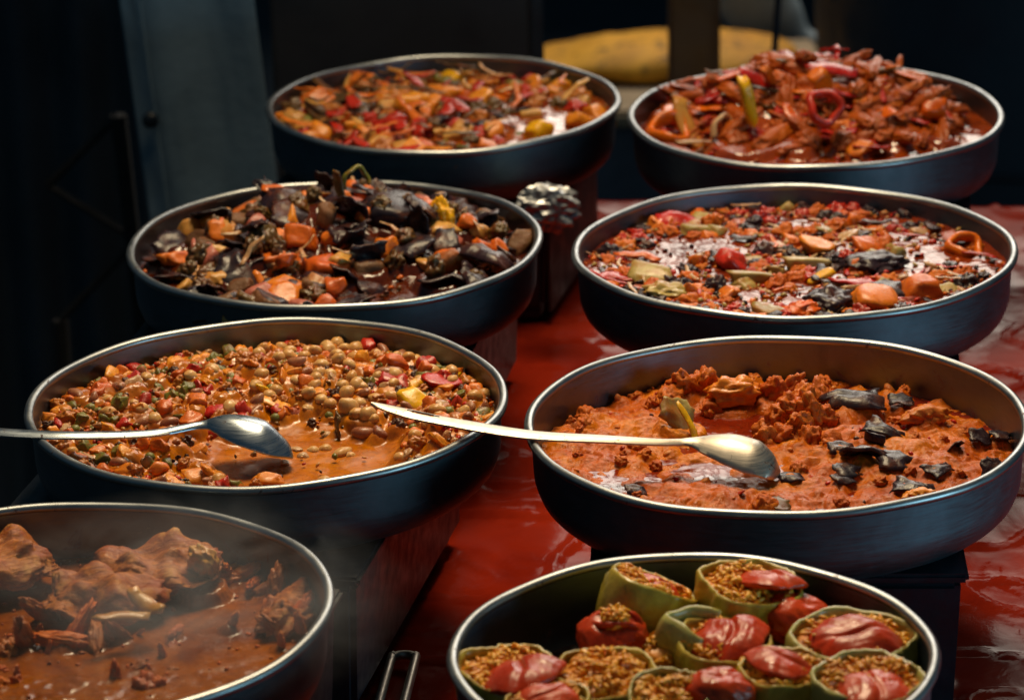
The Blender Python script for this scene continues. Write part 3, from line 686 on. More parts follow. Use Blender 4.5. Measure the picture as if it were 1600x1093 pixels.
for nm, sh, m, px, py, sz, rot, sq in (
    ('red_pepper_piece', 'wide', 'redpep', 1062, 345, .052, (0.5, 0.2, -0.2), (1, 1.4, 1.5)), ('courgette_baton', 'baton', 'zucchini', 1170, 434, .042, (0, 0.1, 0.15), None), ('pepper_strip', 'strip', 'carrot', 995, 398, .052, (0.2, 0.1, -0.1), (1, 1.5, 1.5)),
    ('red_pepper_piece', 'wide', 'redpep', 965, 432, .046, (0.1, 0.1, 0.1), (1, 1.2, 1.2)), ('courgette_slice', 'slab', 'zucchini', 1015, 432, .042, (0.3, 0.2, -0.5), None), ('courgette_slice', 'blob', 'zucchini', 1042, 458, .042, (0.1, 0.2, 0.2), (1.2, 1, .6)),
    ('carrot_chunk', 'chunk', 'carrot', 1362, 472, .040, (0.2, 0.2, 0.4), None), ('carrot_chunk', 'blob', 'orangepep', 1253, 485, .030, (0, 0, 0.2), (1.3, 1, .7)), ('red_pepper_chunk', 'chunk', 'tomato', 1143, 410, .028, (0.5, 0.7, 0.2), None),
    ('pepper_ring', 'ring', 'orangepep', 1508, 385, .042, (0.4, 0.2, 0.1), (1, 1, 1.1)), ('tomato_strip', 'strip', 'redpep', 1530, 396, .04, (0.1, 0.1, -0.3), None), ('carrot_chunk', 'dice', 'carrot', 1356, 388, .032, (0.3, 0.3, 0.5), None),
    ('squash_chunk', 'chunk', 'pumpkin', 1278, 388, .032, (0.2, 0.1, 0.3), None), ('courgette_baton', 'baton', 'zucchini', 1258, 412, .045, (0, 0.1, 0.2), None), ('squash_piece', 'baton', 'yellow', 1283, 434, .034, (0.2, -0.3, 0.5), None),
    ('aubergine_skin_piece', 'lump', 'aubskin', 1365, 410, .055, (0, 0, 0.2), (1.2, 1, .5)), ('aubergine_skin_piece', 'lump', 'aubskin', 1298, 475, .05, (0.2, 0, 0.6), (1, 1, .7)), ('tomato_strip', 'wide', 'redpep', 1340, 440, .06, (0, 0.1, 0.15), None),
    ('courgette_slice', 'slab', 'zucchini', 1200, 490, .034, (0.2, 0.1, 0), None), ('aubergine_skin_piece', 'skin', 'aubskin', 1390, 455, .045, (0.2, 0.1, 0.5), None), ('squash_piece', 'chunk', 'carrot', 1440, 455, .04, (0.2, 0.1, 0.2), None)):
    put(dD, 'D', nm, sh, m, px, py, sz, -0.0165, rot, sq=sq)
bits(dD, 'D', HD, 1500, ['tomato', 'mash', 'onion', 'aubskin', 'carrot', 'zucchini'], .004, .010, lambda u, v: 0.22 + mD(u, v))

# ------------------------------------------------------------------ dish E: chickpea stew
MS_E = sauce('chickpea_broth', '#b86204', '#c8780a', '#a05204', 0.14, 0.40, 30, 0.14, gs=260)
dE = dish('E', 'chickpea_stew', 'chickpea stew with yellow and red pepper dice around a pool of brown broth')
hu, hv = uvp('E', 430, 705); hu2, hv2 = uvp('E', 520, 700)
moundE = lambda u, v: 0.016 * ga(u, v, 0.1, 0.55, 0.75, 0.36) + 0.012 * ga(u, v, -0.7, 0.0, 0.4, 0.5) + 0.010 * ga(u, v, 0.75, -0.1, 0.3, 0.4)
poolE = lambda u, v: np.clip(1.4 * ga(u, v, hu, hv, 0.40, 0.38) + 1.0 * ga(u, v, hu2, hv2, 0.36, 0.30), 0, 1)
HE = lambda u, v: -0.042 + 0.0010 * T2(u, v, 6, 5) + (moundE(u, v) + 0.008 + 0.003 * T2(u, v, 9, 8)) * (1 - poolE(u, v))
disc(dE, 'E', HE, MS_E, 260, cov=0.27)
mE = lambda u, v: float(np.clip(1.08 - 1.25 * poolE(np.array(u), np.array(v)), 0, 1))
mEb = lambda u, v: mE(u, v) * (0.06 + 1.0 * math.exp(-((u - 0.28) / 0.32) ** 2 - ((v - 0.35) / 0.42) ** 2))
scatter(dE, 'E', HE, 75, [(6, 'chickpea', 'chickpea', 'chickpea', .0128, .0165), (0.5, 'brown_bean', 'bean', 'bean', .016, .022)], mEb, 0.95, -0.3, 0.8, 0.5, 0.001)
scatter(dE, 'E', HE, 520, [(0.7, 'chickpea', 'chickpea', 'chickpea', .0115, .015), (2.2, 'carrot_dice', 'dice', 'carrot', .012, .021), (2.4, 'yellow_pepper_piece', 'slab', 'pumpkin', .014, .024), (1.2, 'tomato_dice', 'dice', 'tomato', .012, .02),
        (1.5, 'green_pea', 'pea', 'peagreen', .009, .012), (1.5, 'green_pepper_dice', 'dice', 'green', .011, .018), (1, 'brown_bean', 'bean', 'bean', .017, .024), (1.2, 'onion_piece', 'slab', 'onion', .013, .02), (1, 'dark_lentil_lump', 'lump', 'darkbit', .01, .016), (3, 'stewed_lump', 'lump', 'mush', .012, .022)],
        mE, 0.96, 0.0, 0.55, 1.0)
for nm, sh, m, px, py, sz, rot, sq, z in (
    ('yellow_pepper_piece', 'slab', 'yellow', 408, 608, .026, (0.3, 0.5, 1.2), None, -.020), ('yellow_pepper_piece', 'wide', 'pumpkin', 425, 628, .036, (0.2, 0.2, -0.3), (1, 1.1, 1.2), -.022), ('yellow_pepper_piece', 'slab', 'yellow', 650, 628, .030, (0.3, 0.4, -0.6), (1, 1.2, 1.4), -.018),
    ('red_pepper_piece', 'slab', 'redpep', 612, 592, .03, (0.2, 0.3, 0.2), None, -.016), ('red_pepper_piece', 'chunk', 'redpep', 695, 600, .028, (0.2, 0.1, 0.2), (1.3, .8, .8), -.018), ('brown_bean', 'bean', 'bean', 608, 583, .030, (0, 0.1, 0.2), None, -.014),
    ('chickpea', 'chickpea', 'chickpea', 556, 560, .018, None, None, -.012), ('chickpea', 'chickpea', 'chickpea', 558, 602, .018, None, None, -.015), ('chickpea', 'chickpea', 'chickpea', 482, 615, .017, None, None, -.018), ('chickpea', 'chickpea', 'chickpea', 545, 636, .020, None, None, -.022),
    ('chickpea', 'chickpea', 'chickpea', 575, 648, .018, None, None, -.024), ('chickpea', 'chickpea', 'chickpea', 432, 610, .016, None, None, -.018), ('chickpea', 'chickpea', 'chickpea', 308, 607, .017, None, None, -.02), ('chickpea', 'chickpea', 'chickpea', 513, 575, .017, None, None, -.014),
    ('red_pepper_piece', 'dice', 'redpep', 340, 643, .024, (0.1, 0.1, 0.2), None, -.026), ('brown_bean', 'bean', 'bean', 568, 676, .026, (0, 0, -0.2), None, -.036), ('pepper_scrap', 'skin', 'olive', 530, 668, .028, None, None, -.034), ('chickpea', 'chickpea', 'chickpea', 534, 707, .016, None, (1.4, 1, .8), -.041),
    ('bean_half', 'bean', 'pink', 455, 645, .026, (0.3, 0.2, 0.3), None, -.032), ('carrot_dice', 'slab', 'carrot', 150, 665, .032, (0.1, 0.1, 0.1), None, -.026), ('chickpea', 'chickpea', 'chickpea', 342, 752, .017, None, None, -.03), ('yellow_pepper_piece', 'slab', 'pumpkin', 420, 748, .026, (0.2, 0.1, 0.1), None, -.03),
    ('yellow_pepper_piece', 'slab', 'yellow', 705, 585, .018, (0.5, 0.2, 0.3), None, -.016), ('yellow_pepper_piece', 'dice', 'yellow', 648, 605, .016, None, None, -.014), ('carrot_dice', 'dice', 'carrot', 665, 580, .018, None, None, -.014), ('yellow_pepper_piece', 'slab', 'pumpkin', 312, 745, .028, (0.2, 0.1, 0.2), None, -.032)):
    put(dE, 'E', nm, sh, m, px, py, sz, z, rot, sq=sq)
for _ in range(16):
    px, py = random.uniform(440, 640), random.uniform(660, 735)
    put(dE, 'E', random.choice(['chickpea', 'onion_piece']), random.choice(['chickpea', 'slab']), random.choice(['chickpea', 'onion']), px, py, random.uniform(.010, .014), -.0425, (0, 0, random.uniform(0, 6)))
bits(dE, 'E', HE, 1800, ['carrot', 'tomato', 'onion', 'green', 'darkbit', 'chickpea'], .004, .009, lambda u, v: 0.03 + mE(u, v), sink=-0.5)

# ------------------------------------------------------------------ dish F: red bean mash
MS_F = sauce('red_bean_mash', '#cc6206', '#a04202', '#d87c0c', 0.14, 0.48, 38, 0.8, 0.0, 330, 0.22)
dF = dish('F', 'bean_mash', 'thick orange-red bean mash with scraps of dark aubergine skin')
pf = [(uvp('F', *q), su, sv, d) for q, su, sv, d in (((1150, 640), .28, .2, .020), ((1215, 722), .07, .09, .012), ((1110, 720), .12, .1, .012), ((960, 730), .13, .16, .006), ((1180, 665), .2, .12, .010))]
hf = [(uvp('F', *q), su, sv, d) for q, su, sv, d in (((1085, 610), .22, .22, .016), ((1255, 640), .2, .24, .018), ((1240, 610), .2, .14, .010), ((1330, 700), .35, .3, .008), ((1110, 770), .3, .2, .010), ((930, 670), .18, .3, .012), ((1450, 690), .25, .3, .008), ((1030, 650), .14, .16, .012))]
def HF(u, v):
    u = np.asarray(u, float); v = np.asarray(v, float)
    b = -0.041 + sum(d * ga(u, v, c[0], c[1], su, sv) for c, su, sv, d in hf)
    pool = np.clip(sum((d / 0.014) * ga(u, v, c[0], c[1], su, sv) for c, su, sv, d in pf), 0, 1)
    wet = np.clip((perlin(P3(u, v, 3.2, 5.5)).reshape(u.shape) + 0.05) * 1.5, 0, 1)
    amp = (1 - 0.92 * pool)
    tex = 0.0052 * fbm(P3(u, v, 6, 1.1), 3, 0.5, 'billow').reshape(u.shape) + 0.0015 * fbm(P3(u, v, 15, 2.2), 4, 0.5).reshape(u.shape) + 0.0007 * fbm(P3(u, v, 50, 2.9), 3, 0.6).reshape(u.shape) * (0.4 + 1.2 * np.clip(perlin(P3(u, v, 4, 8.8)).reshape(u.shape) + 0.3, 0, 1))
    return np.maximum(b * (1 - pool) + (-0.047) * pool + amp * tex * (1.0 - 0.35 * wet), -0.048 + 0.0004 * perlin(P3(u, v, 12, 3)).reshape(u.shape))
disc(dF, 'F', HF, MS_F, 420, 'mash', cov=0.30)
MS_F2 = sauce('mash_liquid', '#7c240c', '#6a1c0a', '#8c3010', 0.03, 0.10, 40, 0.08)
HF2 = lambda u, v: -0.0418 + 0.0005 * T2(u, v, 7, 3) + 0.0005 * T2(u, v, 24, 6)
disc(dF, 'F', HF2, MS_F2, 160, 'liquid')
mF = lambda u, v: float(np.clip(1 - 1.3 * sum((d / 0.014) * ga(np.array(u), np.array(v), c[0], c[1], su, sv) for c, su, sv, d in pf), 0, 1))
scatter(dF, 'F', HF, 70, [(4, 'mash_lump', 'lump', 'mash', .010, .024), (2, 'mash_lump', 'blob', 'mash', .009, .016), (1.2, 'bean', 'bean', 'mashgold', .013, .02), (0.6, 'pepper_shred', 'wide', 'tomato', .014, .022)], mF, 0.95, 0.30, 0.9, 0.8)
for px, py, sz, z in ((1210, 612, .034, -.022), (1240, 605, .03, -.02), (1255, 625, .036, -.018), (1235, 640, .04, -.018), (1265, 648, .038, -.02), (1215, 655, .034, -.024), (1250, 668, .036, -.026), (1290, 655, .03, -.026), (1220, 680, .03, -.03), (1195, 690, .028, -.034), (1280, 615, .03, -.02),
                      (1070, 605, .04, -.022), (1100, 600, .036, -.022), (1050, 618, .034, -.024), (1115, 640, .028, -.034), (1200, 670, .028, -.034), (1265, 690, .034, -.032), (1300, 700, .03, -.034)):
    put(dF, 'F', 'mash_lump', 'blob', 'mash', px, py, sz, z - 0.004, sq=(1, .9, .8))
for nm, sh, m, px, py, sz, rot, sq, z in (
    ('golden_lump', 'blob', 'pumpkin', 1145, 612, .052, (0, 0, 0.1), (1, .7, .7), -.024), ('squash_piece', 'blob', 'mashgold', 1450, 648, .036, (0.1, 0, 0.3), (1.2, .8, .7), -.028), ('squash_piece', 'blob', 'pumpkin', 1440, 772, .022, (0, 0, 0.2), (1.3, 1, .7), -.034),
    ('aubergine_slab', 'skin', 'aubskin', 1335, 624, .056, (0.02, 0.0, 0.05), (1.0, .9, 0.9), -.022), ('aubergine_skin_piece', 'skin', 'aubskin', 1380, 672, .034, (0.2, 0.3, -0.5), (1.1, 1, 1.3), -.026), ('aubergine_skin_piece', 'skin', 'aubskin', 1350, 708, .040, (-0.5, 0.1, -0.2), (1.1, 1, 1.4), -.026),
    ('aubergine_skin_piece', 'skin', 'aubskin', 1315, 700, .026, (0.3, 0.1, 0.2), None, -.028), ('aubergine_skin_piece', 'skin', 'aubskin', 1325, 735, .026, (0.3, 0.2, 0.4), None, -.032), ('aubergine_skin_piece', 'skin', 'aubskin', 1400, 720, .034, (0.3, 0.2, 0.1), None, -.030),
    ('aubergine_skin_piece', 'skin', 'aubskin', 1318, 748, .024, (0.2, 0.2, 0.6), None, -.034), ('aubergine_skin_piece', 'skin', 'aubskin', 1468, 733, .030, (0.2, 0.1, 0.7), None, -.032), ('aubergine_skin_piece', 'skin', 'aubskin', 1532, 682, .022, (0.5, 0.3, 0.2), None, -.028),
    ('aubergine_skin_piece', 'skin', 'aubskin', 1565, 680, .022, (0.2, 0.3, 0.5), None, -.03), ('aubergine_skin_piece', 'skin', 'aubskin', 1553, 732, .024, (0.9, 0.2, 0.2), None, -.03), ('aubergine_skin_piece', 'skin', 'aubskin', 1408, 625, .024, (0.2, 0.1, 0.1), None, -.024), ('aubergine_skin_piece', 'skin', 'aubskin', 1425, 760, .036, (0.1, 0.1, -0.3), None, -.036),
    ('aubergine_skin_piece', 'skin', 'aubskin', 993, 765, .020, (0.3, 0.2, 0.3), None, -.032), ('pepper_piece', 'skin', 'olive', 1210, 788, .028, (0.1, 0, 0), None, -.034), ('aubergine_skin_piece', 'skin', 'aubskin', 1365, 690, .022, None, None, -.028), ('aubergine_skin_piece', 'skin', 'aubskin', 1490, 700, .02, None, None, -.032),
    ('aubergine_skin_piece', 'skin', 'aubskin', 1235, 745, .024, (0.1, 0.1, 0.3), None, -.036), ('yellow_pepper_strip', 'strip', 'yellow', 1075, 658, .045, (0.2, 0.9, -0.8), (1, 1, 1.2), -.020), ('pepper_flap', 'skin', 'zucchini', 1058, 645, .036, (0.9, 0.5, 0.2), None, -.018)):
    put(dF, 'F', nm, sh, m, px, py, sz, z, rot, sq=sq)
bits(dF, 'F', HF, 90, ['mash', 'mash', 'mashgold', 'tomato', 'darkbit'], .003, .008, lambda u, v: 0.03 + mF(u, v), 'mash_crumbs', sink=0.12)

# ------------------------------------------------------------------ dish G: meat in brown sauce
MS_G = sauce('brown_meat_sauce', '#8e4806', '#a0580a', '#703404', 0.05, 0.30, 40, 0.3, gs=200, spec=0.35)
dG = dish('G', 'meat_stew', 'brown stew with two large chunks of meat in thin steaming sauce')
def HG(u, v):
    u = np.asarray(u, float); v = np.asarray(v, float)
    front = np.clip((-v - 0.05 + 0.3 * perlin(P3(u, v, 2.5, 1)).reshape(u.shape)) * 2.2, 0, 1)
    tex = 0.004 * fbm(P3(u, v, 8, 4.1), 3, 0.55, 'billow').reshape(u.shape) + 0.002 * fbm(P3(u, v, 22, 6.2), 3, 0.6).reshape(u.shape)
    edge = np.clip((np.hypot(u, v) - 0.80) / 0.12, 0, 1) * np.clip(u + 0.2, 0, 1)
    return -0.047 + 0.0008 * T2(u, v, 6, 5) + front * (0.003 + 0.55 * tex) + edge * (0.005 + 1.0 * tex)
disc(dG, 'G', HG, MS_G, 260, cov=0.2)
def meat_piece(px, py, z, L, W, T, rz, seed, label):
    V, F = ico(5); n = fbm(V * 1.5 + seed, 3, 0.5); n2 = fbm(V * np.array([1.6, 7, 5]) + seed * 2, 4, 0.6, 'ridge')
    V = V * np.array([L, W, T]) * 0.5
    N = V / np.linalg.norm(V, axis=1)[:, None]
    V = V + N * (0.20 * n * W * 0.5)[:, None] + N * (0.022 * n2 * W)[:, None] + N * (0.020 * W * fbm(V * np.array([70, 150, 150]) + seed, 4, 0.65))[:, None]
    V[:, 2] = np.where(V[:, 2] > 0, V[:, 2] * 0.75, V[:, 2]) + 0.45 * T * perlin(V * 30 + seed)
    p = at(px, py, z); link('meat_chunk', mesh('meat_chunk', V, F, M['fibre']), dG, (p[0] - PAN['G'][0], p[1] - PAN['G'][1], z), (0.1, 0.05, rz), label=label)
meat_piece(250, 885, -0.022, 0.105, 0.075, 0.040, 0.10, 3.0, 'flat brown chunk of meat at the back')
meat_piece(165, 925, -0.026, 0.105, 0.085, 0.040, 0.15, 8.0, 'golden chunk of meat with a torn edge')
meat_piece(10, 885, -0.024, 0.09, 0.07, 0.036, 0.5, 13.0, 'brown chunk of meat cut off by the frame')
meat_piece(450, 950, -0.034, 0.045, 0.08, 0.030, -0.3, 17.0, 'ragged meat at the pan edge')
put(dG, 'G', 'fat_flap', 'wide', 'potato', 228, 940, .036, -0.014, (0.5, 0.3, -0.6), sq=(1, 1, 1.4)); put(dG, 'G', 'fat_flap', 'wide', 'potato', 190, 962, .045, -0.018, (0.2, 0.1, 0.25), sq=(1, .7, 1))
put(dG, 'G', 'fat_flap', 'lump', 'potato', 318, 875, .03, -0.014, (0.3, 0.9, 0.4))
for px, py, sz in ((355, 895, .03), (375, 880, .026), (395, 890, .024), (410, 905, .022), (430, 915, .022), (340, 905, .024), (455, 925, .03), (465, 970, .03), (440, 985, .024), (362, 975, .014), (275, 985, .014), (440, 1005, .012),
                   (120, 985, .03), (70, 960, .03), (100, 1000, .03), (150, 1000, .024), (40, 1000, .03), (190, 990, .02), (470, 985, .02)):
    put(dG, 'G', 'meat_shred', 'shred', random.choice(['mash', 'brownmeat', 'mashgold']), px, py, sz * 1.15, -0.041)
for _ in range(24):
    px, py = random.uniform(0, 330), random.uniform(985, 1090)
    put(dG, 'G', 'meat_shred', random.choice(['shred', 'lump', 'strip']), random.choice(['brownmeat', 'meat', 'mash']), px, py, random.uniform(.014, .03), -0.051)
bits(dG, 'G', HG, 160, ['brownmeat', 'mash', 'mashgold'], .003, .007, None, 'meat_bits')

# ------------------------------------------------------------------ pan H: stuffed peppers and tomatoes
MS_H = sauce('cooking_juice', '#6a3c10', '#5a300c', '#4a280a', 0.05, 0.2, 40, 0.1)
dH = thing('cooking_juice', 'shallow brown cooking juice at the bottom of the stuffed pepper pan', 'juice', (PAN['H'][0], PAN['H'][1], RIM))
disc(dH, 'H', lambda u, v: -0.060 + 0.0006 * T2(u, v, 5, 3), MS_H, 70, 'juice_surface')
M['shell'] = food('stuffed_pepper_skin', '#b4a038', '#c4ae40', '#8c5c18', 0.34, 0.34, 28, 0.3, 0.5, 0.2)
M['shellpale'] = food('pale_pepper_skin', '#b8b468', '#a49e50', '#8a681c', 0.30, 0.30, 28, 0.4, 0.5, 0.2)
M['lidred'] = food('roast_tomato_skin', '#d0420e', '#bc3208', '#9c3406', 0.30, 0.32, 32, 0.15, 0.4, 0.08, 0.32)
M['rice'] = food('orange_rice', '#f8b434', '#f0a224', '#e08818', -0.2, 0.36, 18, 0.2, 0.1)
M['rice2'] = food('browned_rice', '#ea9a24', '#d88418', '#b4600e', 0.0, 0.36, 18, 0.2, 0.1)
M['ricebase'] = food('rice_filling', '#ea961c', '#dc8412', '#b4600c', 0.0, 0.42, 30, 0.2, 0.6)
def lathe_lobed(prof, n, lobes, lob, seed, warp=0.06):
    a = np.arange(n) * 2 * math.pi / n; V = []
    for i, (r, z) in enumerate(prof):
        rr = r * (1 + lob * np.cos(lobes * a + seed) + warp * perlin(np.stack([np.cos(a) * 1.2 + seed, np.sin(a) * 1.2, np.full(n, z * 20)], 1)))
        V.append(np.stack([rr * np.cos(a), rr * np.sin(a), np.full(n, z)], 1))
    return np.concatenate(V), grid_faces(len(prof), n, True)
def rice_mesh(rad, dome, n, seed, lobes=4, lob=0.04):
    r = random.Random(seed); VV = []; FF = []; FM = []; off = 0
    t = np.linspace(0, 1, 7); g, gf = sweep(np.stack([t - 0.5, 0.08 * (t - 0.5) ** 2 * 4, 0 * t], 1), 0.21 * np.sin(np.clip(t, 0.04, 0.96) * math.pi) ** 0.6, 6)
    for _ in range(n):
        a = r.uniform(0, 6.283); q = math.sqrt(r.random()) * 0.97; rr = q * rad * (1 + lob * math.cos(lobes * a + seed))
        z = dome * (1 - q * q) + r.uniform(-0.001, 0.0022) + 0.004 * math.sin(q * 7 + 3 * a + seed)
        L = r.uniform(.0075, .010); Rm = rotm(r.gauss(0, .3), r.gauss(0, .3), r.uniform(0, 6.28))
        VV.append(g @ Rm.T * L + [rr * math.cos(a), rr * math.sin(a), z]); FF += [[i + off for i in f] for f in gf]; FM += [0 if r.random() < 0.68 else 1] * len(gf); off += len(g)
    return np.concatenate(VV), FF, FM
def tomato_arrays(seed, wr=0.05, rings=36, seg=48):
    V = []
    for i in range(rings + 1):
        t = math.pi * i / rings; a = np.arange(seg) * 2 * math.pi / seg
        d = np.stack([np.sin(t) * np.cos(a), np.sin(t) * np.sin(a), np.full(seg, math.cos(t))], 1)
        rr = 1 + 0.12 * perlin(d * 1.3 + seed) - wr * np.exp(-(perlin(d * np.array([2.4, 2.4, 1.0]) + seed * 2) / 0.09) ** 2) + 0.5 * wr * fbm(d * 4 + seed, 2) - 0.16 * math.exp(-(t / 0.35) ** 2)
        V.append(d * rr[:, None])
    return np.concatenate(V) * np.array([1, 1, 0.78]), grid_faces(rings + 1, seg, True)
HC_, HY_, HR_ = PAN['H']
def lid_arrays(seed, rings=26, seg=72):
    a = np.arange(seg) * 2 * math.pi / seg; ca, sa = np.cos(a), np.sin(a)
    out = 1 + 0.22 * perlin(np.stack([ca * 1.1 + seed, sa * 1.1, 0 * a], 1)) + 0.07 * perlin(np.stack([ca * 4 + seed, sa * 4, 0 * a], 1)); V = []
    fold = seed * 1.7; fx, fy = math.cos(fold), math.sin(fold)
    for i in range(rings):
        r = max(i, 0.02) / (rings - 1); x, y = r * ca * out, r * sa * out
        along = x * fx + y * fy; cross = -x * fy + y * fx
        z = 0.32 * (1 - r ** 2.6) + 0.10 * perlin(np.stack([x * 1.4, y * 1.4, 0 * x + seed], 1))
        z -= 0.13 * np.exp(-((cross - 0.12 * np.sin(along * 3 + seed)) / 0.09) ** 2) * (1 - 0.6 * r)          # a crease across
        z += 0.024 * fbm(np.stack([along * 1.6, cross * 6.5, 0 * x + seed * 2], 1), 3, 0.55, 'ridge') * (0.4 + 0.6 * r)  # shrivelled skin
        V.append(np.stack([x, y, z - 0.10 * r ** 4], 1))
    V.append(np.stack([0.93 * ca * out, 0.93 * sa * out, np.full(seg, -0.22)], 1)); V.append(np.stack([0.2 * ca, 0.2 * sa, np.full(seg, -0.25)], 1))
    return np.concatenate(V), grid_faces(rings + 2, seg, True)
def stuffed(label, px, py, rad, hgt, zt, tilt=(0, 0), rz=0.0, lid=None, seed=1, skin='shell', lobes=4, wallh=1.0, dome=0.001, squash=(1, 1)):
    """a pepper shell standing open end up: px,py is the middle of its open end, zt that end's height from the rim"""
    rad *= 1.18; p = at(px, py, zt)
    root = thing('stuffed_pepper', label, 'stuffed pepper', (p[0], p[1], RIM + zt), 'stuffed peppers and tomatoes')
    root.rotation_euler = (tilt[0], tilt[1], rz); root.scale = (squash[0], squash[1], 1)
    pr = [(rad * q, z) for q, z in ((0.02, -hgt), (0.45, -hgt * 0.99), (0.72, -hgt * 0.93), (0.90, -hgt * 0.76), (0.99, -hgt * 0.5), (1.02, -hgt * 0.25), (1.0, -hgt * 0.08), (0.99, 0.002), (0.96, 0.0050), (0.91, 0.0042), (0.88, 0.0), (0.86, -hgt * 0.3))]
    V, F = lathe_lobed(pr, 60, lobes, 0.045, seed, 0.10)
    rimw = np.clip(V[:, 2] / hgt + 0.45, 0, 1)
    a = np.arctan2(V[:, 1], V[:, 0]); V[:, 2] += rimw * rad * 0.13 * perlin(np.stack([np.cos(a) * 1.6 + seed, np.sin(a) * 1.6, 0 * a], 1))
    wr_ = fbm(np.stack([a * 5 + seed, V[:, 2] * 22, 0 * a + seed], 1), 3, 0.55, 'ridge')
    V += (0.0016 * fbm(V * 90 + seed, 3) + 0.0017 * wr_ * np.clip(V[:, 2] / hgt + 1.0, 0.2, 1))[:, None] * (V / (np.linalg.norm(V, axis=1)[:, None] + 1e-6))
    link('shell', mesh('pepper_shell', V, F, M[skin]), root)
    pr = [(0.0005, dome)] + [(rad * 0.90 * q, dome * (1 - q * q) - 0.0025) for q in np.linspace(0.15, 1, 8)] + [(rad * 0.9, -hgt * 0.3)]
    V, F = lathe_lobed(pr, 48, lobes, 0.04, seed, 0.09); V[:, 2] += 0.0022 * fbm(V * 120 + seed, 3) - 0.001
    fl = link('filling', mesh('rice_filling', V, F, M['ricebase']), root)
    V, F, FM = rice_mesh(rad * 0.84, dome, 300, seed, lobes)
    link('rice', mesh('rice_grains', V, F, [M['rice'], M['rice2']], True, FM), fl, kind='stuff')
    if lid:
        lx, ly, lr, lz, lt = lid; lr *= 1.08
        V, F = lid_arrays(seed * 1.9); V = V * lr * np.array([1.12, 1.05, 0.85])
        link('tomato_lid', mesh('tomato_lid', V, F, M['lidred']), root, (lx * rad, ly * rad, dome + lz + 0.0045), (lt[0], lt[1], seed), label='wrinkled red tomato lid')
    return root
def tomato(label, px, py, z, r, seed, rot, sq=(1, 1, 1), slit=True):
    p = at(px, py, z)
    root = thing('stuffed_tomato', label, 'stuffed tomato', (p[0], p[1], RIM + z), 'stuffed peppers and tomatoes')
    V, F = tomato_arrays(seed, 0.08); V = V * r * np.array(sq)
    link('tomato_skin', mesh('tomato_skin', V, F, M['lidred']), root, None, rot)
    if slit:
        C = curve([(-0.75, 0.1, 0.30), (-0.3, -0.2, 0.72), (0.3, -0.15, 0.74), (0.75, 0.12, 0.32), (0.4, 0.4, 0.66), (-0.3, 0.4, 0.64), (-0.75, 0.1, 0.30)], 40) * r * np.array(sq)
        V, F = sweep(C, np.full(40, r * 0.10), 8); V += (0.15 * r * perlin(V * 40 + seed))[:, None] * 0.4
        link('cut_edge', mesh('cut_edge', V, F, M['lidred']), root, None, rot)
        VV, FF, FM = rice_mesh(r * 0.42, r * 0.14, 90, seed); VV = VV + [0, 0.12 * r, r * 0.66 * sq[2]]
        link('rice', mesh('tomato_rice', VV, FF, [M['rice'], M['rice2']], True, FM), root, None, rot, kind='stuff')
    return root
stuffed('tall green stuffed pepper at the back, leaning, its top cut slanting', 1018, 915, .033, .060, .004, (-0.16, 0.42), 0.1, (0.25, 0.25, .018, -0.004, (0.1, 0.1)), 1, 'shell', 3, dome=0.001)
stuffed('olive stuffed pepper at the back right with rice left of its tomato lid', 1172, 915, .036, .058, .004, (0.06, 0.12), 0.0, (0.42, 0.12, .026, 0.000, (0.1, 0.35)), 2, 'shell', 4)
tomato('smooth red stuffed tomato between two peppers near the right', 1248, 972, -0.020, .030, 3.0, (0.2, 0.35, 0.2), (1.15, 0.95, 1.0), False)
stuffed('stuffed pepper in the middle with a curled flap behind its tomato lid', 1132, 1005, .034, .052, -0.010, (0.10, 0.05), 0.2, (0.12, 0.05, .027, 0.001, (0.1, 0.1)), 4, 'shell', 4)
p = at(1085, 985, -0.006)
V, F = shp_ring(4, 0.13, 0.50, 3.9, 30, 10)
fo = link('pepper_flap', mesh('pepper_flap', V * 0.062, F, M['shellpale']), None, (p[0], p[1], RIM - 0.012), (0.35, 0.1, 0.9))
fo['label'] = 'curled pale green strip of pepper standing behind the middle stuffed pepper'; fo['category'] = 'pepper'
tomato('round red stuffed tomato with an open slit, left of the middle', 960, 1000, -0.018, .029, 5.0, (0.35, 0.1, -0.2), (1.05, 0.95, 1.05))
stuffed('wide stuffed pepper at the right with a pale skin and long tomato lid', 1333, 998, .042, .048, -0.010, (0.10, 0.02), 0.0, (0.02, -0.15, .030, 0.0, (0.05, 0.0)), 6, 'shellpale', 4, squash=(1.02, 0.95))
stuffed('stuffed pepper at the lower right edge topped with browned rice', 1358, 1062, .036, .050, -0.010, (0.12, 0.0), 0.3, (-0.1, -0.45, .026, -0.002, (0.0, 0.0)), 7, 'shellpale', 4)
stuffed('small stuffed pepper below the middle with a red lid', 1222, 1048, .030, .048, -0.012, (0.08, 0.0), 0.5, (0.0, 0.12, .023, 0.002, (0.2, 0.0)), 8, 'shell', 3)
stuffed('stuffed pepper brimming with orange rice and no lid', 946, 1055, .036, .046, -0.016, (0.12, 0.0), 0.0, None, 9, 'shell', 4, dome=0.006)
stuffed('stuffed pepper at the left pan edge, rice beside a folded tomato skin', 795, 1048, .034, .050, -0.014, (0.10, 0.05), 0.0, (0.25, -0.25, .031, 0.0, (0.35, 0.1)), 10, 'shell', 3)
tomato('red tomato at the bottom edge of the frame between the peppers', 1122, 1085, -0.016, .026, 11.0, (0.1, 0.1, 0.0), (1.1, 1, 1), False)
stuffed('pepper at the bottom left edge of the frame, cut by it', 855, 1098, .028, .045, -0.016, (0.1, 0.0), 0.2, (0.0, 0.0, .02, 0.0, (0.1, 0.0)), 12, 'shell', 4)
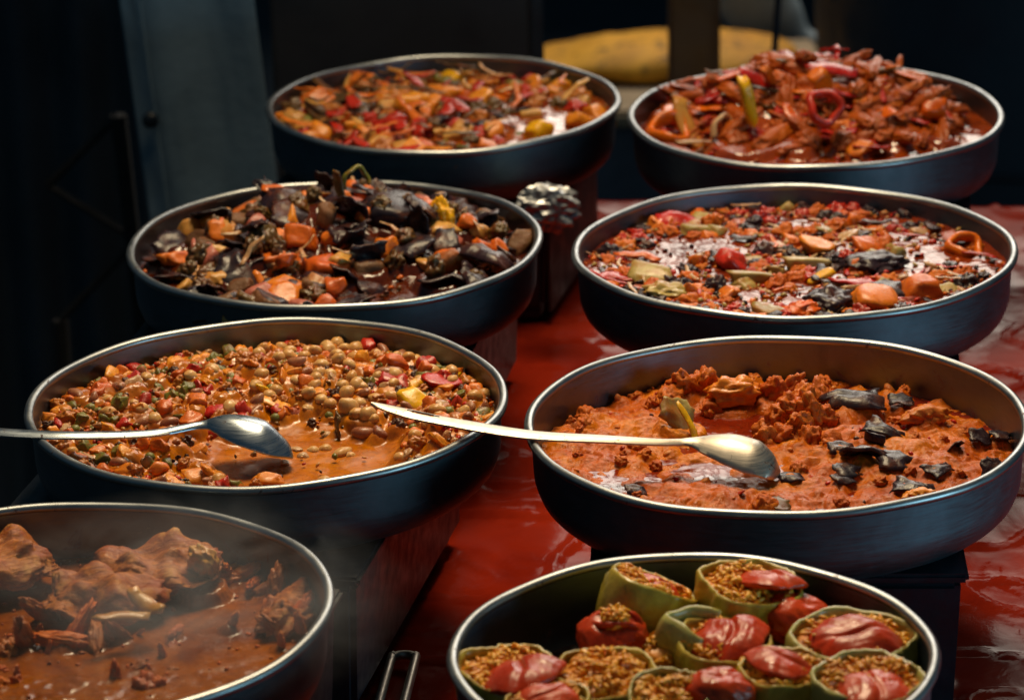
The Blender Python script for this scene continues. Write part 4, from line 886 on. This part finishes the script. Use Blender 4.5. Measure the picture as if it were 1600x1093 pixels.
stuffed('pale green pepper at the bottom edge of the frame below the spilled rice', 1043, 1090, .028, .045, -0.012, (0.25, -0.1), 0.2, None, 13, 'shellpale', 3, dome=0.002)
p = at(1035, 1025, -0.03)
V, F = shp_blob(5, 4, 0.25, 1.6, (1.1, 0.9, 0.7)); V = V * 0.055
rs = thing('rice_heap', 'heap of loose orange rice between the slit tomato and the middle pepper', 'rice', (p[0], p[1], RIM - 0.034))
link('heap', mesh('rice_heap', V, F, M['ricebase']), rs)
V, F, FM = rice_mesh(.026, 0.016, 260, 31); link('rice', mesh('loose_rice', V, F, [M['rice'], M['rice2']], True, FM), rs, (0, 0, 0.004), kind='stuff')

for q in DEFER: build_disc(*q)

# ------------------------------------------------------------------ spoons
def spoon(label, pts, widths, camber, roll, mat, hole=None):
    """pts: centre line from handle end to bowl tip; widths and camber along it (camber > 0 = bowl turned upside down)"""
    n, m = 90, 15
    C = curve(pts, n); tt = np.linspace(0, 1, n)
    wd = np.interp(tt, *widths); cb = np.interp(tt, *camber)
    T = np.gradient(C, axis=0); T /= np.linalg.norm(T, axis=1)[:, None]
    vv = np.linspace(-1, 1, m); top = []; bot = []
    for i in range(n):
        s_ = np.cross(T[i], [0, 0, 1.0]); s_ /= np.linalg.norm(s_); u_ = np.cross(s_, T[i])
        r = roll if np.isscalar(roll) else np.interp(tt[i], *roll)
        s2 = s_ * math.cos(r) + u_ * math.sin(r); u2 = u_ * math.cos(r) - s_ * math.sin(r)
        for v_ in vv:
            q = C[i] + s2 * v_ * wd[i] / 2 + u2 * cb[i] * (1 - v_ * v_)
            top.append(q); bot.append(q - u2 * 0.0016)
    F = grid_faces(n, m)
    if hole:
        keep = []
        for f in F:
            i, j = divmod(f[0], m)
            if ((tt[i] - hole[0]) / hole[1]) ** 2 + ((vv[j] + 1.0 / (m - 1)) / hole[2]) ** 2 > 1: keep.append(f)
        holes = set(map(tuple, F)) - set(map(tuple, keep)); F = keep
    N = n * m
    edges = {}
    for f in F:
        for a, b in zip(f, f[1:] + f[:1]):
            e = (min(a, b), max(a, b)); edges.setdefault(e, []).append((a, b))
    side = [(v[0][1], v[0][0], v[0][0] + N, v[0][1] + N) for e, v in edges.items() if len(v) == 1]
    V = np.array(top + bot); FF = list(F) + [tuple(i + N for i in f[::-1]) for f in F] + side
    root = thing('serving_spoon', label, 'spoon', tuple(C[0]), 'serving spoons')
    V = V - C[0]
    # handle and bowl as two parts split at the neck
    split = next(i for i in range(n) if tt[i] >= NECK)
    h = [f for f in FF if all((i % N) // m <= split for i in f)]; hs = set(h); b = [f for f in FF if f not in hs]
    for nm, fs in (('handle', h), ('bowl', b)):
        ids = sorted({i for f in fs for i in f}); mp = {q: i for i, q in enumerate(ids)}
        me = mesh('spoon_' + nm, V[ids], [[mp[i] for i in f] for f in fs], mat); me.validate()
        try: me.set_sharp_from_angle(angle=math.radians(50))
        except Exception: pass
        link(nm, me, root)
    return root
def W3(px, py, z): return at(px, py, z)
NECK = 0.667
spoon('bright steel serving spoon bridging two pans, its bowl in the red mash',
      [W3(580, 629, 0.034), W3(650, 648, 0.026), W3(740, 665, 0.015), W3(835, 679, 0.0075), W3(940, 685, 0.001), W3(1030, 690, -0.005), W3(1080, 690, -0.008), W3(1130, 698, -0.010), W3(1180, 716, -0.018), W3(1218, 738, -0.032)],
      ([0, .012, .04, .10, .22, .40, .55, .63, .667, .72, .80, .88, .94, .98, 1], [.002, .008, .014, .021, .023, .019, .014, .012, .016, .034, .052, .058, .052, .034, .010]),
      ([0, .1, .5, .63, .70, .80, .88, .95, 1], [.001, .003, .003, .0025, .005, .012, .014, .010, .002]), ([0, .3, .62, .75, 1], [0.04, 0.02, 0.0, -0.12, -0.14]), M['spoon'], (0.115, 0.035, 0.30))
NECK = 0.60
spoon('steel serving spoon, coloured as if in shade, with its bowl face down in the chickpea stew',
      [W3(-150, 664, 0.012), W3(-60, 670, 0.010), W3(62, 678, 0.0075), W3(160, 679, 0.004), W3(240, 676, 0.000), W3(305, 665, -0.003), W3(345, 663, -0.003), W3(390, 675, -0.009), W3(425, 692, -0.021), W3(448, 709, -0.036)],
      ([0, .1, .35, .50, .56, .61, .68, .78, .87, .94, .98, 1], [.018, .019, .016, .013, .012, .018, .040, .056, .058, .048, .030, .008]),
      ([0, .3, .52, .60, .70, .82, .94, 1], [.002, .003, .003, .004, .010, .014, .010, .002]), ([0, .56, .7, 1], [0.0, 0.0, -0.12, -0.14]), M['spoon_shaded'])
# end of a slotted handle lying on the cloth at the bottom edge
p0, p1 = at(632, 1022, -0.225), at(600, 1140, -0.215)
d = p1 - p0; L = np.linalg.norm(d); d /= L; sd = np.cross(d, [0, 0, 1.0]); sd /= np.linalg.norm(sd)
hw = 0.0115
loop = [p1 - sd * hw] + [p0 + d * 0.018 - sd * hw] + [p0 + d * (0.012 - 0.012 * math.sin(t)) + sd * hw * -math.cos(t) for t in np.linspace(0.5, math.pi - 0.5, 7)] + [p0 + d * 0.018 + sd * hw] + [p1 + sd * hw]
C = curve(loop, 70); V, F = sweep(C, np.full(70, 0.0046), 8)
o = thing('tongs', 'rounded steel wire end of tongs lying on the red cloth at the bottom', 'tongs', tuple(p0))
link('wire_loop', mesh('tongs_loop', V - p0, F, M['spoon']), o)

# crumpled foil on the stand of the back left pan
p = atY(855, 326, 3.915)
V, F = ico(4); n = fbm(V * 1.6, 2, 0.6, 'ridge'); V = V * (1 + 0.22 * n + 0.20 * np.round(3 * perlin(V * 2.5)) / 3)[:, None] * np.array([0.036, 0.020, 0.028])
o = link('foil_ball', mesh('foil_ball', V, F, M['foil'], False), None, tuple(p))
o['label'] = 'crumpled silver foil stuck on the front of the black stand'; o['category'] = 'foil'

# ------------------------------------------------------------------ what stands behind the table
def cloth_sheet(x0, x1, Y, z0, z1, amp, freq, seed, n=50, m=40, thick=0.012, skew=0.0):
    A, B = np.meshgrid(np.linspace(0, 1, n), np.linspace(0, 1, m), indexing='ij')
    X = x0 + (x1 - x0) * A + skew * (B - 0.33); Zz = z0 + (z1 - z0) * B
    Yf = Y + amp * np.sin(A * freq + seed) * (0.6 + 0.4 * np.cos(B * 2)) + 0.5 * amp * fbm(P3(A * 3, B * 5, 1.0, seed), 3).reshape(A.shape)
    f = np.stack([X.ravel(), Yf.ravel(), Zz.ravel()], 1); b = f + [0, thick, 0]; N = n * m
    F = grid_faces(n, m); e = [i * m for i in range(n)] + [(n - 1) * m + j for j in range(1, m)] + [i * m + m - 1 for i in range(n - 2, -1, -1)] + [j for j in range(m - 2, 0, -1)]
    S = [(e[i], e[(i + 1) % len(e)], e[(i + 1) % len(e)] + N, e[i] + N) for i in range(len(e))]
    return np.vstack([f, b]), F + [tuple(q + N for q in x[::-1]) for x in F] + S
Yp = 4.75
xl, xr = atY(216, 180, Yp)[0], atY(425, 180, Yp)[0]
cl = thing('hanging_apron', 'blue-grey heavy cloth with stitched hem and dark stud, hanging behind the left pans', 'cloth', ((xl + xr) / 2, Yp, 0.3))
mg = simple('blue_grey_canvas', '#6c8494', 0.85, 0, 0.3, 9, 0.4, 0.003)
V, F = cloth_sheet(xl, xr, Yp, 0.30, 1.65, 0.008, 9, 2.0, skew=-0.10); V -= [(xl + xr) / 2, Yp, 0.3]
link('cloth', mesh('apron_cloth', V, F, mg), cl)
A = [(xl + 0.03 - 0.10 * (t - 0.33), Yp - 0.012, 0.30 + 1.35 * t) for t in np.linspace(0, 1, 30)]
V, F = sweep(A, np.full(30, 0.0018), 6); V -= [(xl + xr) / 2, Yp, 0.3]; link('seam', mesh('apron_seam', V, F, mg), cl)
p = atY(235, 188, Yp - 0.018)
V, F = ico(3); V = V * [0.012, 0.007, 0.012] + p - [(xl + xr) / 2, Yp, 0.3]
link('stud', mesh('apron_stud', V, F, M['black']), cl)

mk = simple('dark_board_paint', '#3c3c40', 0.6, 0, 0.3, 6, 0.2)
p0, p1 = atY(432, 200, 4.95), atY(832, 60, 4.95)
bd = thing('dark_board', 'tall near-black board standing behind the back left pan', 'board', ((p0[0] + p1[0]) / 2, 4.95, 0))
V, F = box_arrays(p1[0] - p0[0], 0.04, 1.9, 0.005); V[:, 2] += 0.95; link('panel', mesh('board_panel', V, F, mk, False), bd)
V, F = box_arrays(0.02, 0.05, 1.9, 0.004); V += [(p1[0] - p0[0]) / 2 + 0.006, -0.004, 0.95]; link('edge_trim', mesh('board_edge', V, F, simple('grey_trim', '#2c3840', 0.4), False), bd)

pp = atY(1084, 60, 5.4)
bp = thing('wooden_post', 'dark brown square wooden post behind the gap between the back pans', 'post', (pp[0], 5.4, 0))
V, F = box_arrays(0.079, 0.08, 2.3, 0.004); V[:, 2] += 1.15; link('shaft', mesh('post_shaft', V, F, simple('dark_brown_wood', '#94582a', 0.7, 0, 0.5, 8, 0.3), False), bp)
V, F = box_arrays(0.13, 0.13, 0.03, 0.004); V[:, 2] += 0.015; link('foot_plate', mesh('post_foot', V, F, M['black'], False), bp)
a, b = atY(1216, 0, 5.2), atY(1209, 100, 5.2)
rd = thing('thin_rod', 'thin black rod standing behind the heaped meat pan', 'rod', (b[0], 5.2, 0))
dx = (a[0] - b[0]) / (a[2] - b[2])
C = [(dx * (z - b[2]), 0, z) for z in np.linspace(0.02, 1.9, 12)]
V, F = sweep(C, np.full(12, 0.0055), 8); link('shaft', mesh('rod_shaft', V, F, M['black']), rd)
V, F = sweep([(dx * -b[2], 0, 0), (dx * -b[2], 0, 0.02)], [0.05, 0.045], 16); link('foot', mesh('rod_foot', V, F, M['black']), rd)

# yellow sacks lying behind, in the light
my = NT('yellow_woven_sack'); v = my.coord(False)
cy = my.mix(my.ramp(my.noise(v, 9, 5, 0.65, 0.5), [(0.35, 0.0), (0.7, 1.0)]), lin('#f0ac28'), lin('#c88820'))
cy = my.mix(my.ramp(my.noise(v, 30, 4, 0.7), [(0.54, 0.0), (0.66, 0.85)]), cy, lin('#3c2810'))
my.set(Base_Color=cy, Roughness=0.7)
mb = simple('pale_beige_slab', '#b09878', 0.8, 0, 0.35, 8, 0.3)
q0, q1 = atY(820, 85, 6.6), atY(1225, 85, 6.6)
ys = thing('yellow_sack', 'long yellow sack lying on a pale slab in the light behind the pans', 'sack', ((q0[0] + q1[0]) / 2, 6.6, q0[2] - 0.02))
L = q1[0] - q0[0]
V, F = ico(5); V = V * [L * 0.55, 0.14, 0.042]; V[:, 2] *= (0.72 + 0.28 * np.tanh((V[:, 0] + L * 0.30) * 14)); V += (0.010 * fbm(V * 7, 3))[:, None] * [0, 0.3, 1]; V[:, 2] += 0.012
link('sack_body', mesh('sack_body', V, F, my.m), ys)
bx = thing('pale_slab', 'pale beige stone slab under the yellow sack', 'slab', ((q0[0] + q1[0]) / 2, 6.55, 0))
zt = q0[2] - 0.035
V, F = box_arrays(L * 1.3, 0.5, 0.032, 0.008); V[:, 2] += zt - 0.016; link('slab_top', mesh('slab_top', V, F, mb, False), bx)
V, F = box_arrays(L * 1.2, 0.4, zt - 0.04, 0.01); V[:, 2] += (zt - 0.04) / 2; link('slab_base', mesh('slab_base', V, F, simple('slate_blue_stone', '#5a6a78', 0.7, 0, 0.4, 5, 0.3), False), bx)

# grey tarpaulin fold sweeping down behind the right pan, around a dark barrel
pts = [atY(1160, -70, 6.9), atY(1185, 0, 6.9), atY(1222, 42, 6.9), atY(1268, 75, 6.9), atY(1335, 94, 6.85), atY(1440, 102, 6.85)]
C = curve(pts, 50); tt = np.linspace(0, 1, 50)
V, F = sweep(C, np.stack([np.interp(tt, [0, .3, .6, 1], [.03, .03, .02, .015]), np.interp(tt, [0, .25, .5, .75, 1], [.095, .080, .048, .028, .014])], 1), 14)
V = V + (0.008 * fbm(V * 14, 3))[:, None] * [1, 0.5, 1]
o = thing('grey_tarpaulin', 'grey-blue tarpaulin fold sweeping down behind the heaped meat pan', 'tarpaulin', tuple(pts[3]))
link('fold', mesh('tarpaulin_fold', V - pts[3], F, simple('grey_blue_tarp', '#9aaab2', 0.6, 0, 0.3, 10, 0.4, 0.004)), o)
c = atY(1480, 20, 5.6)
pr = [(0.02, 0.0), (0.34, 0.0), (0.37, 0.05), (0.40, 0.30), (0.41, 0.55), (0.40, 0.75), (0.37, 1.0), (0.36, 1.04), (0.33, 1.05), (0.02, 1.05)]
V, F = lathe_lobed(pr, 64, 1, 0.0, 2.0, 0.01)
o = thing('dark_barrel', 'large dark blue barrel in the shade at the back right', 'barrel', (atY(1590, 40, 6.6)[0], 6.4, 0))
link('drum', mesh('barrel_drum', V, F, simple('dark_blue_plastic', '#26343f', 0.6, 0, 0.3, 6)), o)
for z in (0.3, 0.75):
    a = np.linspace(0, 2 * math.pi, 65)[:-1]; V, F = sweep(np.stack([0.405 * np.cos(a), 0.405 * np.sin(a), np.full(64, z)], 1), np.full(64, 0.008), 6, caps=False)
    link('hoop', mesh('barrel_hoop', V, F, M['black']), o)

# dark curtain added so that the far left stays dark
x0_, x1_ = atY(-160, 200, 5.15)[0], atY(228, 200, 5.15)[0]
ct = thing('added_backdrop', 'near-black heavy curtain put in to darken the far left', 'backdrop', ((x0_ + x1_) / 2, 5.15, 0.0))
V, F = cloth_sheet(x0_, x1_, 5.15, 0.01, 1.7, 0.018, 26, 4.0, 90, 30); V -= [(x0_ + x1_) / 2, 5.15, 0.0]
link('backdrop_cloth', mesh('backdrop_cloth', V, F, simple('dark_backdrop_cloth', '#3a424a', 0.9, 0, 0.3, 5)), ct)

# folded trestle, barely showing in the dark at the left
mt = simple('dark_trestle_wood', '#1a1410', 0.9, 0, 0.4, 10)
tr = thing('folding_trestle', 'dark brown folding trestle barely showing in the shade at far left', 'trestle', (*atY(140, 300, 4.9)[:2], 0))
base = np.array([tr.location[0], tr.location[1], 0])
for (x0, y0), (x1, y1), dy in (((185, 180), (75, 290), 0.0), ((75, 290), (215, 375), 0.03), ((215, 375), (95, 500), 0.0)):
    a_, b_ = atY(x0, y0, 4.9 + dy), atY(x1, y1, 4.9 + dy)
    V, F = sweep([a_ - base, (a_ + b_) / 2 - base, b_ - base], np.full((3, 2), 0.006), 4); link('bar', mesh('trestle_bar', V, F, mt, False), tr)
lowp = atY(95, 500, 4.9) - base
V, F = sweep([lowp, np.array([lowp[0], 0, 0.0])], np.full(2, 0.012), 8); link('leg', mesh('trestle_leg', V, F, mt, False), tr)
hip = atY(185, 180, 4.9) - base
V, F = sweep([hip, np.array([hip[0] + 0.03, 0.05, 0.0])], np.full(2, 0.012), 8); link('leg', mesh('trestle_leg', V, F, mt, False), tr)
# dark back wall of the stall
wl = thing('back_wall', 'dark wall closing the background behind everything', 'wall', (0, 9.5, 0))
V, F = box_arrays(12, 0.2, 2.2, 0.01); V[:, 2] += 1.1; link('wall_face', mesh('wall_face', V, F, simple('dark_wall', '#3a4652', 0.9, 0, 0.3, 1.5), False), wl)

# ------------------------------------------------------------------ steam over the lower left pan
s = NT('steam_vapour'); s.t.nodes.remove(s.b)
pv = s.n('ShaderNodeVolumePrincipled'); pv.inputs['Color'].default_value = (0.92, 0.92, 0.95, 1); pv.inputs['Anisotropy'].default_value = 0.35
tcn = s.n('ShaderNodeTexCoord'); mp = s.n('ShaderNodeMapping'); mp.inputs['Scale'].default_value = (1.0, 1.0, 0.8); s.l(tcn.outputs['Object'], mp.inputs[0])
nz = s.ramp(s.noise(mp.outputs[0], 2.6, 4, 0.6, 1.0), [(0.42, 0.0), (0.72, 1.0)])
ln = s.n('ShaderNodeVectorMath', operation='LENGTH'); s.l(tcn.outputs['Object'], ln.inputs[0])
fo_ = s.n('ShaderNodeMapRange'); fo_.inputs[1].default_value = 0.98; fo_.inputs[2].default_value = 0.25; s.l(ln.outputs['Value'], fo_.inputs[0])
mu = s.n('ShaderNodeMath', operation='MULTIPLY'); s.l(nz, mu.inputs[0]); s.l(fo_.outputs[0], mu.inputs[1])
m2 = s.n('ShaderNodeMath', operation='MULTIPLY'); s.l(mu.outputs[0], m2.inputs[0]); m2.inputs[1].default_value = 6.0
s.l(m2.outputs[0], pv.inputs['Density']); s.l(pv.outputs[0], s.out.inputs['Volume'])
V, F = ico(3)
o = link('steam', mesh('steam', V, F, s.m), None, (PAN['G'][0] + 0.10, PAN['G'][1] - 0.04, RIM + 0.02), None, (0.20, 0.16, 0.085), kind='stuff')
o['label'] = 'thin white steam rising over the pan at the lower left'; o['category'] = 'steam'
sc.cycles.volume_step_rate = 1.0; sc.cycles.volume_max_steps = 128
sc.cycles.use_denoising = True
